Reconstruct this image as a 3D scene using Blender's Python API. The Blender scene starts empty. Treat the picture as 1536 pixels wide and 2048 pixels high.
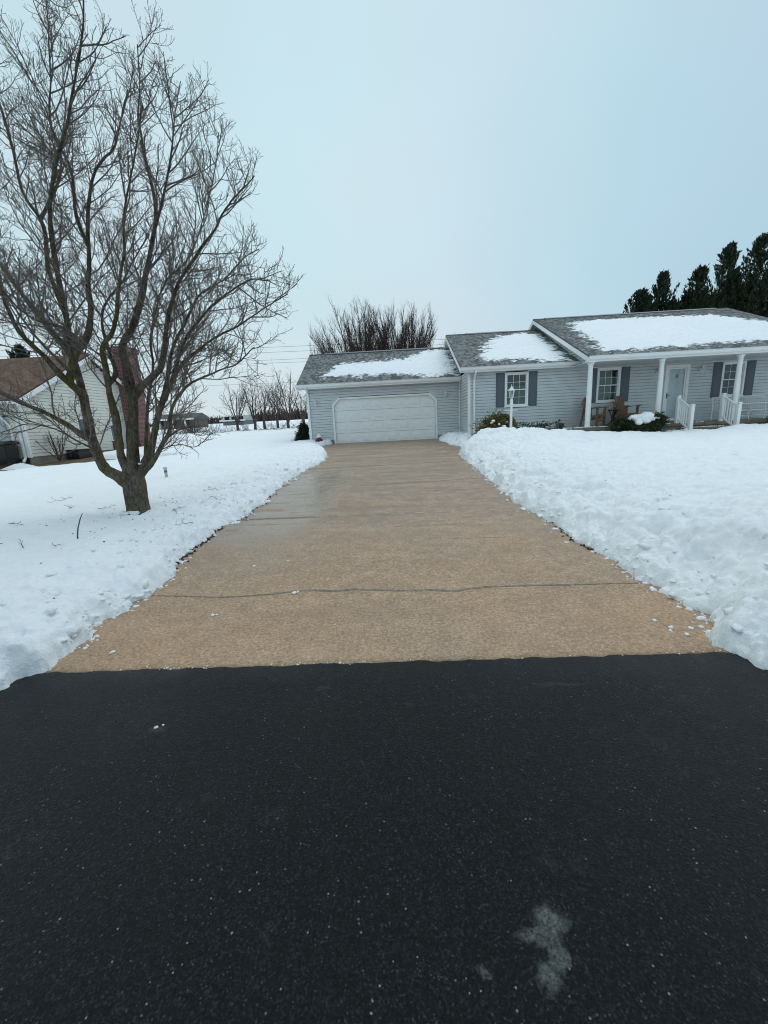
import bpy, math, random
import numpy as np
from mathutils import Vector, Matrix

SC = bpy.context.scene
COL = SC.collection
random.seed(7)
RNG = np.random.default_rng(11)

# ------------------------------------------------------------------ camera
PITCH, YAW, ROLL, EYE = math.atan(176 / 800.0), math.radians(2.5), 0.049, 1.65
fw = Vector((-math.sin(YAW) * math.cos(PITCH), math.cos(YAW) * math.cos(PITCH), -math.sin(PITCH)))
r0 = Vector((math.cos(YAW), math.sin(YAW), 0)); u0 = r0.cross(fw)
cu = u0 * math.cos(ROLL) + r0 * math.sin(ROLL); cr = r0 * math.cos(ROLL) - u0 * math.sin(ROLL)
cam = bpy.data.cameras.new('camera'); camo = bpy.data.objects.new('camera', cam); COL.objects.link(camo)
camo.matrix_world = Matrix(((cr.x, cu.x, -fw.x, 0), (cr.y, cu.y, -fw.y, 0), (cr.z, cu.z, -fw.z, EYE), (0, 0, 0, 1)))
cam.sensor_fit = 'HORIZONTAL'; cam.sensor_width = 36; cam.lens = 800 / 1536 * 36
cam.clip_start = 0.05; cam.clip_end = 3000
SC.camera = camo

# ------------------------------------------------------------------ world, sun, exposure
SUN_AZ, SUN_EL = math.radians(35), math.radians(62)
W = bpy.data.worlds.new('World'); SC.world = W; W.use_nodes = True
nt = W.node_tree; nt.nodes.clear()
wo = nt.nodes.new('ShaderNodeOutputWorld'); mix = nt.nodes.new('ShaderNodeMixShader')
b1 = nt.nodes.new('ShaderNodeBackground'); b2 = nt.nodes.new('ShaderNodeBackground')
sky = nt.nodes.new('ShaderNodeTexSky'); sky.sky_type = 'NISHITA'; sky.sun_disc = False
sky.sun_elevation = SUN_EL; sky.sun_rotation = SUN_AZ; sky.dust_density = 4.0; sky.air_density = 1.2
b1.inputs[1].default_value = 0.1
nt.links.new(sky.outputs[0], b1.inputs[0])
tc = nt.nodes.new('ShaderNodeTexCoord'); sx = nt.nodes.new('ShaderNodeSeparateXYZ')
nt.links.new(tc.outputs['Generated'], sx.inputs[0])
rp = nt.nodes.new('ShaderNodeValToRGB'); nt.links.new(sx.outputs[2], rp.inputs[0])
e = rp.color_ramp.elements
e[0].position = 0.0; e[0].color = (.69, .81, .855, 1)
e[1].position = 1.0; e[1].color = (.59, .765, .85, 1)
q = e.new(.22); q.color = (.62, .785, .85, 1)
nz = nt.nodes.new('ShaderNodeTexNoise'); nz.inputs['Scale'].default_value = 1.6; nz.inputs['Detail'].default_value = 3
nt.links.new(tc.outputs['Generated'], nz.inputs['Vector'])
mr = nt.nodes.new('ShaderNodeMapRange'); mr.inputs[1].default_value = .3; mr.inputs[2].default_value = .7
mr.inputs[3].default_value = .95; mr.inputs[4].default_value = 1.04
nt.links.new(nz.outputs[0], mr.inputs[0])
nz2 = nt.nodes.new('ShaderNodeTexNoise'); nz2.inputs['Scale'].default_value = 2.1; nz2.inputs['Detail'].default_value = 2
nt.links.new(tc.outputs['Generated'], nz2.inputs['Vector'])
tn = nt.nodes.new('ShaderNodeMix'); tn.data_type = 'RGBA'; tn.inputs[6].default_value = (1.03, .985, .99, 1); tn.inputs[7].default_value = (.95, 1.005, 1.01, 1)
mr2 = nt.nodes.new('ShaderNodeMapRange'); mr2.inputs[1].default_value = .35; mr2.inputs[2].default_value = .65
nt.links.new(nz2.outputs[0], mr2.inputs[0]); nt.links.new(mr2.outputs[0], tn.inputs[0])
tm = nt.nodes.new('ShaderNodeVectorMath'); tm.operation = 'MULTIPLY'; nt.links.new(rp.outputs[0], tm.inputs[0]); nt.links.new(tn.outputs[2], tm.inputs[1])
az = nt.nodes.new('ShaderNodeMapRange'); az.interpolation_type = 'SMOOTHSTEP'; az.inputs[1].default_value = -.15; az.inputs[2].default_value = .75; nt.links.new(sx.outputs[0], az.inputs[0])
ab = nt.nodes.new('ShaderNodeMix'); ab.data_type = 'RGBA'; ab.inputs[6].default_value = (1.02, 1.01, 1.0, 1); ab.inputs[7].default_value = (.72, .81, .89, 1); nt.links.new(az.outputs[0], ab.inputs[0])
tm2 = nt.nodes.new('ShaderNodeVectorMath'); tm2.operation = 'MULTIPLY'; nt.links.new(tm.outputs[0], tm2.inputs[0]); nt.links.new(ab.outputs[2], tm2.inputs[1])
mx = nt.nodes.new('ShaderNodeVectorMath'); mx.operation = 'SCALE'
nt.links.new(tm2.outputs[0], mx.inputs[0]); nt.links.new(mr.outputs[0], mx.inputs['Scale'])
nt.links.new(mx.outputs[0], b2.inputs[0]); b2.inputs[1].default_value = 1.0
mix.inputs[0].default_value = 0.94
nt.links.new(b1.outputs[0], mix.inputs[1]); nt.links.new(b2.outputs[0], mix.inputs[2]); nt.links.new(mix.outputs[0], wo.inputs[0])
sl = bpy.data.lights.new('sun', 'SUN'); sl.energy = 0.9; sl.angle = math.radians(50); sl.color = (1, .95, .9)
so = bpy.data.objects.new('sun', sl); COL.objects.link(so)
sd = Vector((math.sin(SUN_AZ) * math.cos(SUN_EL), math.cos(SUN_AZ) * math.cos(SUN_EL), math.sin(SUN_EL)))
so.rotation_euler = sd.to_track_quat('Z', 'Y').to_euler(); so.location = (10, 60, 60)
SC.view_settings.view_transform = 'Standard'; SC.view_settings.look = 'None'
SC.view_settings.exposure = 0; SC.view_settings.gamma = 1; SC.view_settings.use_curve_mapping = False
SC.render.engine = 'CYCLES'; SC.cycles.use_denoising = True; SC.cycles.denoising_prefilter = 'ACCURATE'; SC.cycles.filter_width = 1.05
SC.cycles.max_bounces = 6; SC.cycles.diffuse_bounces = 3; SC.cycles.transparent_max_bounces = 8

# ------------------------------------------------------------------ numeric noise
def h2(ix, iy, s):
    n = (ix.astype(np.int64) * 374761393 + iy.astype(np.int64) * 668265263 + s * 1442695041) & 0xffffffff
    n = ((n ^ (n >> 13)) * 1274126177) & 0xffffffff
    return ((n ^ (n >> 16)) & 0xffff) / 65535.0
def vn(x, y, s=0):
    x = np.asarray(x, float); y = np.asarray(y, float)
    ix = np.floor(x); iy = np.floor(y); fx = x - ix; fy = y - iy
    fx = fx * fx * (3 - 2 * fx); fy = fy * fy * (3 - 2 * fy)
    a = h2(ix, iy, s); b = h2(ix + 1, iy, s); c = h2(ix, iy + 1, s); d = h2(ix + 1, iy + 1, s)
    return (a + (b - a) * fx) * (1 - fy) + (c + (d - c) * fx) * fy
def fbm(x, y, s=0, o=4):
    t = 0; a = .5
    for k in range(o): t = t + a * vn(x * 2 ** k, y * 2 ** k, s + k); a *= .5
    return t
def lumps(x, y, cell, s):
    """rounded clods: the tallest of the half-balls seeded in the neighbouring cells"""
    x = x / cell; y = y / cell; ix = np.floor(x); iy = np.floor(y); best = np.zeros_like(x)
    for i in (-1, 0, 1):
        for j in (-1, 0, 1):
            cx = ix + i; cy = iy + j
            px = cx + h2(cx, cy, s); py = cy + h2(cx, cy, s + 1); R = .35 + .55 * h2(cx, cy, s + 2)
            q = h2(cx, cy, s + 3)
            d2 = ((x - px) * (1 + .5 * (q - .5))) ** 2 + ((y - py) * (1 - .5 * (q - .5))) ** 2
            best = np.maximum(best, np.sqrt(np.clip(R * R - d2, 0, None)))
    return best * cell
def sstep(a, b, x):
    t = np.clip((x - a) / (b - a), 0, 1); return t * t * (3 - 2 * t)
def polydist(x, y, poly):
    """signed distance to a polygon, positive inside"""
    P = np.array(poly, float); best = np.full(np.shape(x), 1e9); ins = np.zeros(np.shape(x), bool)
    for i in range(len(P)):
        a = P[i]; b = P[(i + 1) % len(P)]; e = b - a
        t = np.clip(((x - a[0]) * e[0] + (y - a[1]) * e[1]) / (e @ e + 1e-12), 0, 1)
        best = np.minimum(best, np.hypot(x - a[0] - t * e[0], y - a[1] - t * e[1]))
        c = ((a[1] > y) != (b[1] > y)) & (x < (b[0] - a[0]) * (y - a[1]) / (b[1] - a[1] + 1e-12) + a[0])
        ins ^= c
    return np.where(ins, best, -best)

# ------------------------------------------------------------------ terrain shape
GY = [-60, 3.2, 7.5, 12, 18.5, 28, 40, 150, 300, 1500]
GZ = [0, 0, .05, .33, .73, 1.12, 1.5, 4.6, 6.0, 8.0]
def gnd(x, y):
    y = np.asarray(y, float); t = 0
    for d in (-.5, -.25, 0, .25, .5):
        t = t + np.interp(y + d * np.clip(y * .12, .2, 20), GY, GZ) / 5
    far = np.clip((-np.asarray(x, float) - 12) / 10, 0, 1) * np.clip(1 - np.abs(y - 21) / 7, 0, 1)
    return t * (1 - far) + far * np.minimum(t, .76)

# ------------------------------------------------------------------ mesh builder
def mesh_np(name, V, F):
    """V (n,3); F list of int arrays (m,k)"""
    me = bpy.data.meshes.new(name)
    V = np.ascontiguousarray(V, np.float32); me.vertices.add(len(V)); me.vertices.foreach_set('co', V.ravel())
    F = [f for f in F if len(f)]
    nl = sum(f.size for f in F); npoly = sum(len(f) for f in F)
    me.loops.add(nl); me.loops.foreach_set('vertex_index', np.concatenate([f.ravel() for f in F]).astype(np.int32))
    tot = np.concatenate([np.full(len(f), f.shape[1], np.int32) for f in F])
    st = np.concatenate([[0], np.cumsum(tot)[:-1]]).astype(np.int32)
    me.polygons.add(npoly); me.polygons.foreach_set('loop_start', st); me.polygons.foreach_set('loop_total', tot)
    me.update(calc_edges=True); me.validate(); return me
def wloc(o):
    v = Vector((0, 0, 0))
    while o is not None: v = v + o.location; o = o.parent
    return v
def tag(o, label=None, cat=None, group=None, kind=None):
    if label: o['label'] = label
    if cat: o['category'] = cat
    if group: o['group'] = group
    if kind: o['kind'] = kind
    return o
def link(name, me, mat=None, parent=None, smooth=False):
    o = bpy.data.objects.new(name, me); COL.objects.link(o)
    if parent is not None: o.parent = parent
    if mat is not None and me is not None: me.materials.append(mat)
    if smooth and me is not None: me.polygons.foreach_set('use_smooth', np.ones(len(me.polygons), bool))
    return o
def thing(name, loc, label, cat, group=None, rz=0):
    o = bpy.data.objects.new(name, None); COL.objects.link(o); o.location = loc; o.rotation_euler = (0, 0, rz)
    o.empty_display_size = .2
    return tag(o, label, cat, group)
class MB:
    def __init__(s): s.v = []; s.f = []; s.uv = {}
    def add(s, vs, fs):
        n = len(s.v); s.v += [tuple(v) for v in vs]; s.f += [tuple(i + n for i in f) for f in fs]; return s
    def box(s, x0, x1, y0, y1, z0, z1):
        return s.add([(x0, y0, z0), (x1, y0, z0), (x1, y1, z0), (x0, y1, z0), (x0, y0, z1), (x1, y0, z1), (x1, y1, z1), (x0, y1, z1)],
                     [(0, 3, 2, 1), (4, 5, 6, 7), (0, 1, 5, 4), (1, 2, 6, 5), (2, 3, 7, 6), (3, 0, 4, 7)])
    def beam(s, a, b, w, t, up=(0, 0, 1)):
        a = Vector(a); b = Vector(b); d = (b - a).normalized(); sd = d.cross(Vector(up))
        if sd.length < 1e-4: sd = d.cross(Vector((0, 1, 0)))
        sd = sd.normalized() * w / 2; n = sd.cross(d).normalized() * t / 2
        return s.add([a - sd - n, a + sd - n, a + sd + n, a - sd + n, b - sd - n, b + sd - n, b + sd + n, b - sd + n],
                     [(0, 1, 2, 3), (7, 6, 5, 4), (0, 4, 5, 1), (1, 5, 6, 2), (2, 6, 7, 3), (3, 7, 4, 0)])
    def prism(s, poly, axis, a, b):
        """poly 2D in the plane across axis; a,b along it"""
        n = len(poly)
        def P(p, t): return {0: (t, p[0], p[1]), 1: (p[0], t, p[1]), 2: (p[0], p[1], t)}[axis]
        vs = [P(p, a) for p in poly] + [P(p, b) for p in poly]
        return s.add(vs, [tuple(range(n))[::-1], tuple(range(n, 2 * n))] + [(i, (i + 1) % n, n + (i + 1) % n, n + i) for i in range(n)])
    def tube(s, pts, rad, n=8, cap=True):
        V, F, C = tubes_np([np.array(pts, float)[None]], [np.array(rad, float)[None] if np.ndim(rad) else np.full((1, len(pts)), float(rad))], n)
        k = len(s.v); s.v += [tuple(map(float, v)) for v in V]; s.f += [tuple(int(i) + k for i in f) for f in F]
        if cap: s.f += [tuple(range(k, k + n))[::-1], tuple(range(k + len(V) - n, k + len(V)))]
        return s
    def lathe(s, prof, c, n=12):
        vs = []
        for r, z in prof:
            for i in range(n): t = 2 * math.pi * i / n; vs.append((c[0] + r * math.cos(t), c[1] + r * math.sin(t), c[2] + z))
        fs = []
        for k in range(len(prof) - 1):
            for i in range(n): fs.append((k * n + i, k * n + (i + 1) % n, (k + 1) * n + (i + 1) % n, (k + 1) * n + i))
        fs.append(tuple(range(n))[::-1]); fs.append(tuple(range((len(prof) - 1) * n, len(prof) * n)))
        return s.add(vs, fs)
    def mesh(s, name, off=Vector((0, 0, 0))):
        me = bpy.data.meshes.new(name); me.from_pydata([(v[0] - off.x, v[1] - off.y, v[2] - off.z) for v in s.v], [], s.f); me.update(); return me
    def build(s, name, mat, parent=None, smooth=False, local=False, bevel=0):
        off = Vector((0, 0, 0)) if (parent is None or local) else wloc(parent)
        o = link(name, s.mesh(name, off), mat, parent, smooth)
        if bevel:
            m = o.modifiers.new('bevel', 'BEVEL'); m.width = bevel; m.segments = 2; m.limit_method = 'ANGLE'
        return o
def tubes_np(PG, RG, n):
    """PG list of (k,m,3) paths, RG list of (k,m) radii, n sides -> V, quads, None"""
    Vs = []; Fs = []; off = 0
    ang = np.arange(n) * 2 * math.pi / n
    for P, R in zip(PG, RG):
        k, m, _ = P.shape
        T = np.gradient(P, axis=1); T /= np.linalg.norm(T, axis=2, keepdims=True) + 1e-9
        mt = T.mean(axis=1); ref = np.where(np.abs(mt[:, 2:3]) > .8, np.array([[1., 0, 0]]), np.array([[0, 0, 1.]]))[:, None, :]
        A = np.cross(T, np.broadcast_to(ref, T.shape)); A /= np.linalg.norm(A, axis=2, keepdims=True) + 1e-9
        B = np.cross(T, A)
        V = P[:, :, None, :] + R[:, :, None, None] * (A[:, :, None, :] * np.cos(ang)[None, None, :, None] + B[:, :, None, :] * np.sin(ang)[None, None, :, None])
        Vs.append(V.reshape(-1, 3))
        i = np.arange(k)[:, None, None] * m * n + np.arange(m - 1)[None, :, None] * n; j = np.arange(n)[None, None, :]; j2 = (j + 1) % n
        Fs.append(np.stack([i + j, i + n + j, i + n + j2, i + j2], -1).reshape(-1, 4) + off)
        off += k * m * n
    return np.concatenate(Vs), np.concatenate(Fs), None

# ------------------------------------------------------------------ materials
def nmat(name):
    m = bpy.data.materials.new(name); m.use_nodes = True; t = m.node_tree
    return m, t, t.nodes['Principled BSDF']
def N(t, kind, **kw):
    n = t.nodes.new(kind)
    for k, v in kw.items():
        k = k.replace('_', ' ')
        if k in n.inputs: n.inputs[k].default_value = v
        else: setattr(n, k.replace(' ', '_'), v)
    return n
def L(t, a, b): t.links.new(a, b)
def ramp(t, src, stops):
    r = t.nodes.new('ShaderNodeValToRGB'); L(t, src, r.inputs[0]); el = r.color_ramp.elements
    while len(el) < len(stops): el.new(.5)
    for e_, (p, c) in zip(el, stops):
        e_.position = p; e_.color = (c, c, c, 1) if not hasattr(c, '__len__') else (*c, 1)
    return r.outputs[0]
def mixc(t, f, a, b, mode='MIX'):
    m = t.nodes.new('ShaderNodeMix'); m.data_type = 'RGBA'; m.blend_type = mode
    for s_, v in ((m.inputs[0], f), (m.inputs[6], a), (m.inputs[7], b)):
        if hasattr(v, 'links') or hasattr(v, 'is_linked'): L(t, v, s_)
        elif hasattr(v, '__len__'): s_.default_value = (*v, 1)
        else: s_.default_value = v
    return m.outputs[2]
def math_(t, op, a, b=None):
    m = t.nodes.new('ShaderNodeMath'); m.operation = op
    for s_, v in ((m.inputs[0], a), (m.inputs[1], b)):
        if v is None: continue
        if hasattr(v, 'is_linked'): L(t, v, s_)
        else: s_.default_value = v
    return m.outputs[0]
def bump(t, b, h, dist, strength=1.0):
    n = N(t, 'ShaderNodeBump', Strength=strength, Distance=dist); L(t, h, n.inputs['Height']); L(t, n.outputs[0], b.inputs['Normal'])
def coord(t, which='Object'): return t.nodes.new('ShaderNodeTexCoord').outputs[which]
def plain(name, c, rough=.5, var=.12, scale=6, bmp=0, metal=0, spec=.4, wscale=None):
    m, t, b = nmat(name); co = coord(t)
    n = N(t, 'ShaderNodeTexNoise', Scale=scale, Detail=5, Roughness=.65); L(t, co, n.inputs['Vector'])
    f = ramp(t, n.outputs[0], [(.3, 1 - var), (.7, 1 + var)])
    L(t, mixc(t, 1.0, c, f, 'MULTIPLY'), b.inputs['Base Color'])
    b.inputs['Roughness'].default_value = rough; b.inputs['Metallic'].default_value = metal
    b.inputs['Specular IOR Level'].default_value = spec
    if bmp:
        n2 = N(t, 'ShaderNodeTexNoise', Scale=scale * 8, Detail=3); L(t, co, n2.inputs['Vector']); bump(t, b, n2.outputs[0], bmp)
    return m
def leafmat(name, c1, c2, rough=.55):
    m, t, b = nmat(name); g = N(t, 'ShaderNodeNewGeometry')
    L(t, mixc(t, g.outputs['Random Per Island'], c1, c2), b.inputs['Base Color']); b.inputs['Roughness'].default_value = rough
    b.inputs['Specular IOR Level'].default_value = .25
    return m
def snowmat(name, tint=(.93, .958, .978), rough_scale=1.0):
    m, t, b = nmat(name); co = coord(t)
    n = N(t, 'ShaderNodeTexNoise', Scale=6.5, Detail=9, Roughness=.72); L(t, co, n.inputs['Vector'])
    n2 = N(t, 'ShaderNodeTexNoise', Scale=55, Detail=4, Roughness=.7); L(t, co, n2.inputs['Vector'])
    n3 = N(t, 'ShaderNodeTexNoise', Scale=.7, Detail=3); L(t, co, n3.inputs['Vector'])
    L(t, mixc(t, ramp(t, n3.outputs[0], [(.35, 0.0), (.7, 1.0)]), tint, (tint[0] * .965, tint[1] * .975, tint[2] * .985)), b.inputs['Base Color'])
    b.inputs['Roughness'].default_value = .65; b.inputs['Specular IOR Level'].default_value = .3
    b.inputs['Subsurface Weight'].default_value = .0
    h = math_(t, 'ADD', n.outputs[0], math_(t, 'MULTIPLY', n2.outputs[0], .35)); bump(t, b, h, .034 * rough_scale, 1.0)
    return m
M = {}
M['snow'] = snowmat('snow'); M['roofsnow'] = snowmat('roof_snow', (.87, .905, .935), .5)
M['white'] = plain('white_paint', (.82, .83, .83), .4, .05, 3)
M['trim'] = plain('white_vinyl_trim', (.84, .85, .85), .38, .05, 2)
M['gdoor'] = plain('garage_door_paint', (.83, .84, .845), .4, .04, 4)
M['shutter'] = plain('slate_shutter', (.095, .115, .14), .45, .08, 6)
M['dark'] = plain('dark_interior', (.012, .016, .018), .8, .2)
M['black'] = plain('black_plastic', (.012, .012, .013), .35, .2, 8)
M['iron'] = plain('dark_iron', (.02, .02, .022), .4, .2, 10, metal=.6)
M['wood'] = plain('weathered_teak', (.17, .105, .065), .6, .35, 9, .002)
M['red'] = plain('red_enamel', (.42, .015, .03), .35, .15, 14)
M['blue'] = plain('navy_enamel', (.012, .02, .09), .35, .15, 14)
M['gold'] = plain('brass', (.55, .36, .12), .3, .1, 10, metal=.8)
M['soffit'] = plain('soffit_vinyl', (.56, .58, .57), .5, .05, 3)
M['concrete'] = plain('porch_concrete', (.20, .165, .12), .8, .3, 3, .006)
M['block'] = plain('foundation_block', (.24, .215, .175), .85, .2, 5, .005)
M['mortar'] = plain('mortar', (.17, .16, .145), .9, .15, 8)
M['glassfrost'] = plain('storm_glass', (.74, .77, .78), .25, .08, 2, spec=.5)
M['bulb'] = plain('lantern_glass', (.45, .45, .40), .15, .2, 12, spec=.6)
M['stem'] = plain('shrub_stem', (.09, .06, .04), .8, .3, 12)
M['cream'] = None

def siding_mat(name, c):
    m, t, b = nmat(name); co = coord(t)
    n = N(t, 'ShaderNodeTexNoise', Scale=1.3, Detail=4); L(t, co, n.inputs['Vector'])
    mp = N(t, 'ShaderNodeMapping', Scale=(.35, .35, 30)); L(t, co, mp.inputs[0])
    n2 = N(t, 'ShaderNodeTexNoise', Scale=6, Detail=4); L(t, mp.outputs[0], n2.inputs['Vector'])
    f = ramp(t, n.outputs[0], [(.3, .93), (.7, 1.05)])
    c2 = mixc(t, 1.0, c, f, 'MULTIPLY'); f2 = ramp(t, n2.outputs[0], [(.3, .96), (.7, 1.03)])
    L(t, mixc(t, 1.0, c2, f2, 'MULTIPLY'), b.inputs['Base Color']); b.inputs['Roughness'].default_value = .5
    b.inputs['Specular IOR Level'].default_value = .35
    return m
M['siding'] = siding_mat('grey_vinyl_siding', (.57, .61, .63))
M['cream'] = siding_mat('cream_vinyl_siding', (.72, .70, .62))

def shingle_mat(name, a, b_, c):
    """tabs from x and the course height baked as uv"""
    m, t, b = nmat(name); uv = coord(t, 'UV')
    br = N(t, 'ShaderNodeTexBrick', Scale=1.0); L(t, uv, br.inputs['Vector'])
    for k, v in (('Color1', (*a, 1)), ('Color2', (*b_, 1)), ('Mortar', (a[0] * .45, a[1] * .45, a[2] * .45, 1)), ('Mortar Size', .012), ('Brick Width', .21), ('Row Height', .14), ('Bias', 0.0)):
        br.inputs[k].default_value = v
    br.offset = .37
    n = N(t, 'ShaderNodeTexNoise', Scale=1.1, Detail=5); L(t, uv, n.inputs['Vector'])
    n2 = N(t, 'ShaderNodeTexNoise', Scale=60, Detail=2); L(t, uv, n2.inputs['Vector'])
    mp = N(t, 'ShaderNodeMapping', Scale=(8.3, 7.14, 1)); L(t, uv, mp.inputs[0])
    vo = N(t, 'ShaderNodeTexVoronoi', Scale=1.0); L(t, mp.outputs[0], vo.inputs['Vector'])
    col = mixc(t, ramp(t, vo.outputs['Color'], [(.35, 0.0), (.75, .7)]), br.outputs[0], c)
    col = mixc(t, 1.0, col, ramp(t, n.outputs[0], [(.3, .82), (.7, 1.12)]), 'MULTIPLY')
    col = mixc(t, .6, col, ramp(t, n2.outputs[0], [(.3, .7), (.7, 1.25)]), 'MULTIPLY')
    L(t, col, b.inputs['Base Color']); b.inputs['Roughness'].default_value = .8; b.inputs['Specular IOR Level'].default_value = .25
    bump(t, b, math_(t, 'ADD', br.outputs['Fac'], math_(t, 'MULTIPLY', n2.outputs[0], -.6)), -.012, .8)
    return m
M['shingle'] = shingle_mat('grey_shingles', (.11, .122, .127), (.21, .226, .232), (.33, .35, .352))
M['shingle_brown'] = shingle_mat('brown_shingles', (.15, .085, .06), (.19, .11, .075), (.22, .14, .10))

def bark_mat(name, a, b_, moss, rough=.9):
    m, t, b = nmat(name); co = coord(t)
    n = N(t, 'ShaderNodeTexNoise', Scale=4, Detail=6, Roughness=.7); L(t, co, n.inputs['Vector'])
    mp = N(t, 'ShaderNodeMapping', Scale=(1, 1, .25)); L(t, co, mp.inputs[0])
    n2 = N(t, 'ShaderNodeTexNoise', Scale=38, Detail=6, Roughness=.75); L(t, mp.outputs[0], n2.inputs['Vector'])
    n3 = N(t, 'ShaderNodeTexNoise', Scale=1.7, Detail=3); L(t, co, n3.inputs['Vector'])
    col = mixc(t, ramp(t, n.outputs[0], [(.35, 0.0), (.65, 1.0)]), a, b_)
    col = mixc(t, ramp(t, n3.outputs[0], [(.48, 0.0), (.66, .75)]), col, moss)
    col = mixc(t, .9, col, ramp(t, n2.outputs[0], [(.33, .25), (.66, 1.6)]), 'MULTIPLY')
    L(t, col, b.inputs['Base Color']); b.inputs['Roughness'].default_value = rough; b.inputs['Specular IOR Level'].default_value = .2
    bump(t, b, n2.outputs[0], .02)
    return m
M['bark'] = bark_mat('lichen_bark', (.055, .042, .028), (.17, .145, .115), (.105, .088, .024))
M['twig'] = plain('twig_bark', (.15, .125, .11), .85, .3, 5)
M['farbark'] = plain('far_bark', (.075, .052, .046), .9, .3, 3)
M['hedgebark'] = plain('hedgerow_bark', (.10, .078, .07), .9, .3, 3)

# asphalt
def asphalt():
    m, t, b = nmat('sealed_asphalt'); co = coord(t)
    n = N(t, 'ShaderNodeTexNoise', Scale=130, Detail=3, Roughness=.7); L(t, co, n.inputs['Vector'])
    n2 = N(t, 'ShaderNodeTexNoise', Scale=42, Detail=5, Roughness=.75); L(t, co, n2.inputs['Vector'])
    v = N(t, 'ShaderNodeTexVoronoi', Scale=95); L(t, co, v.inputs['Vector'])
    v2 = N(t, 'ShaderNodeTexVoronoi', Scale=60); L(t, co, v2.inputs['Vector'])
    big = N(t, 'ShaderNodeTexNoise', Scale=1.1, Detail=5, Roughness=.6); L(t, co, big.inputs['Vector'])
    col = mixc(t, ramp(t, n.outputs[0], [(.47, 0.0), (.56, .2), (.68, 1.0)]), (.0004, .0010, .0018), (.026, .031, .036))
    col = mixc(t, .9, col, ramp(t, n2.outputs[0], [(.35, .35), (.65, 1.6)]), 'MULTIPLY')
    col = mixc(t, .8, col, ramp(t, big.outputs[0], [(.3, .6), (.7, 1.45)]), 'MULTIPLY')
    # bare stones: some cells of the two voronois show pale, of many sizes and tones
    r1 = math_(t, 'FRACT', math_(t, 'MULTIPLY', v.outputs['Color'], 7.31)); r2 = math_(t, 'FRACT', math_(t, 'MULTIPLY', v2.outputs['Color'], 5.17))
    s1 = math_(t, 'MULTIPLY', ramp(t, math_(t, 'SUBTRACT', v.outputs['Distance'], math_(t, 'MULTIPLY', n2.outputs[0], .3)), [(.0, 1.0), (.22, 0.0)]), ramp(t, r1, [(.70, 0.0), (1.0, 1.0)]))
    s2 = math_(t, 'MULTIPLY', ramp(t, math_(t, 'SUBTRACT', v2.outputs['Distance'], math_(t, 'MULTIPLY', n2.outputs[0], .3)), [(-.05, 1.0), (.08, 0.0)]), ramp(t, r2, [(.90, 0.0), (.99, 1.0)]))
    col = mixc(t, math_(t, 'MULTIPLY', s1, .5), col, (.13, .145, .15)); col = mixc(t, math_(t, 'MULTIPLY', s2, .7), col, (.38, .40, .39))
    # one worn spot where the sealer is gone, and a small one beside it
    wp = N(t, 'ShaderNodeTexNoise', Scale=9, Detail=6, Roughness=.7); L(t, co, wp.inputs['Vector'])
    ws = N(t, 'ShaderNodeVectorMath', operation='SUBTRACT'); L(t, wp.outputs['Color'], ws.inputs[0]); ws.inputs[1].default_value = (.5, .5, .5)
    wk = N(t, 'ShaderNodeVectorMath', operation='SCALE'); L(t, ws.outputs[0], wk.inputs[0]); wk.inputs['Scale'].default_value = .16
    wa = N(t, 'ShaderNodeVectorMath', operation='ADD'); L(t, co, wa.inputs[0]); L(t, wk.outputs[0], wa.inputs[1])
    sn = N(t, 'ShaderNodeTexNoise', Scale=120, Detail=4, Roughness=.8); L(t, co, sn.inputs['Vector'])
    spot = None
    for (x, y, rx, ry, k) in ((.445, 1.03, .055, .042, 1.0), (.385, .985, .075, .020, .75), (.425, .95, .022, .05, .8), (.395, .89, .035, .036, .85), (.19, .9, .026, .016, .55), (.0, 2.1, .04, .014, .2), (-.95, 1.5, .03, .02, .12), (-1.45, 1.93, .05, .025, .3), (.95, 2.25, .14, .02, .16), (-.55, 2.25, .05, .016, .25)):
        mp = N(t, 'ShaderNodeMapping', Location=(-x / rx, -y / ry, 0), Scale=(1 / rx, 1 / ry, 0)); L(t, wa.outputs[0], mp.inputs[0])
        ln = N(t, 'ShaderNodeVectorMath', operation='LENGTH'); L(t, mp.outputs[0], ln.inputs[0])
        f = math_(t, 'MULTIPLY', ramp(t, math_(t, 'ADD', math_(t, 'MULTIPLY', ln.outputs['Value'], .5), math_(t, 'MULTIPLY', math_(t, 'SUBTRACT', sn.outputs[0], .5), .55)), [(.32, 1.0), (.60, 0.0)]), k)
        spot = f if spot is None else math_(t, 'MAXIMUM', spot, f)
    col = mixc(t, math_(t, 'MULTIPLY', spot, .9), col, mixc(t, ramp(t, sn.outputs[0], [(.38, 0.0), (.62, 1.0)]), (.016, .020, .020), (.18, .195, .188)))
    sm = N(t, 'ShaderNodeTexNoise', Scale=2.6, Detail=7, Roughness=.65); L(t, co, sm.inputs['Vector'])
    col = mixc(t, math_(t, 'MULTIPLY', ramp(t, sm.outputs[0], [(.60, 0.0), (.72, .45)]), ramp(t, n2.outputs[0], [(.45, 0.0), (.6, 1.0)])), col, (.075, .085, .09))
    L(t, col, b.inputs['Base Color'])
    L(t, ramp(t, big.outputs[0], [(.35, .24), (.62, .46)]), b.inputs['Roughness']); b.inputs['Specular IOR Level'].default_value = .19
    bump(t, b, math_(t, 'ADD', math_(t, 'ADD', n.outputs[0], n2.outputs[0]), math_(t, 'MULTIPLY', v.outputs['Distance'], -.9)), .006, 1.0)
    return m
M['asphalt'] = asphalt()

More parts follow.
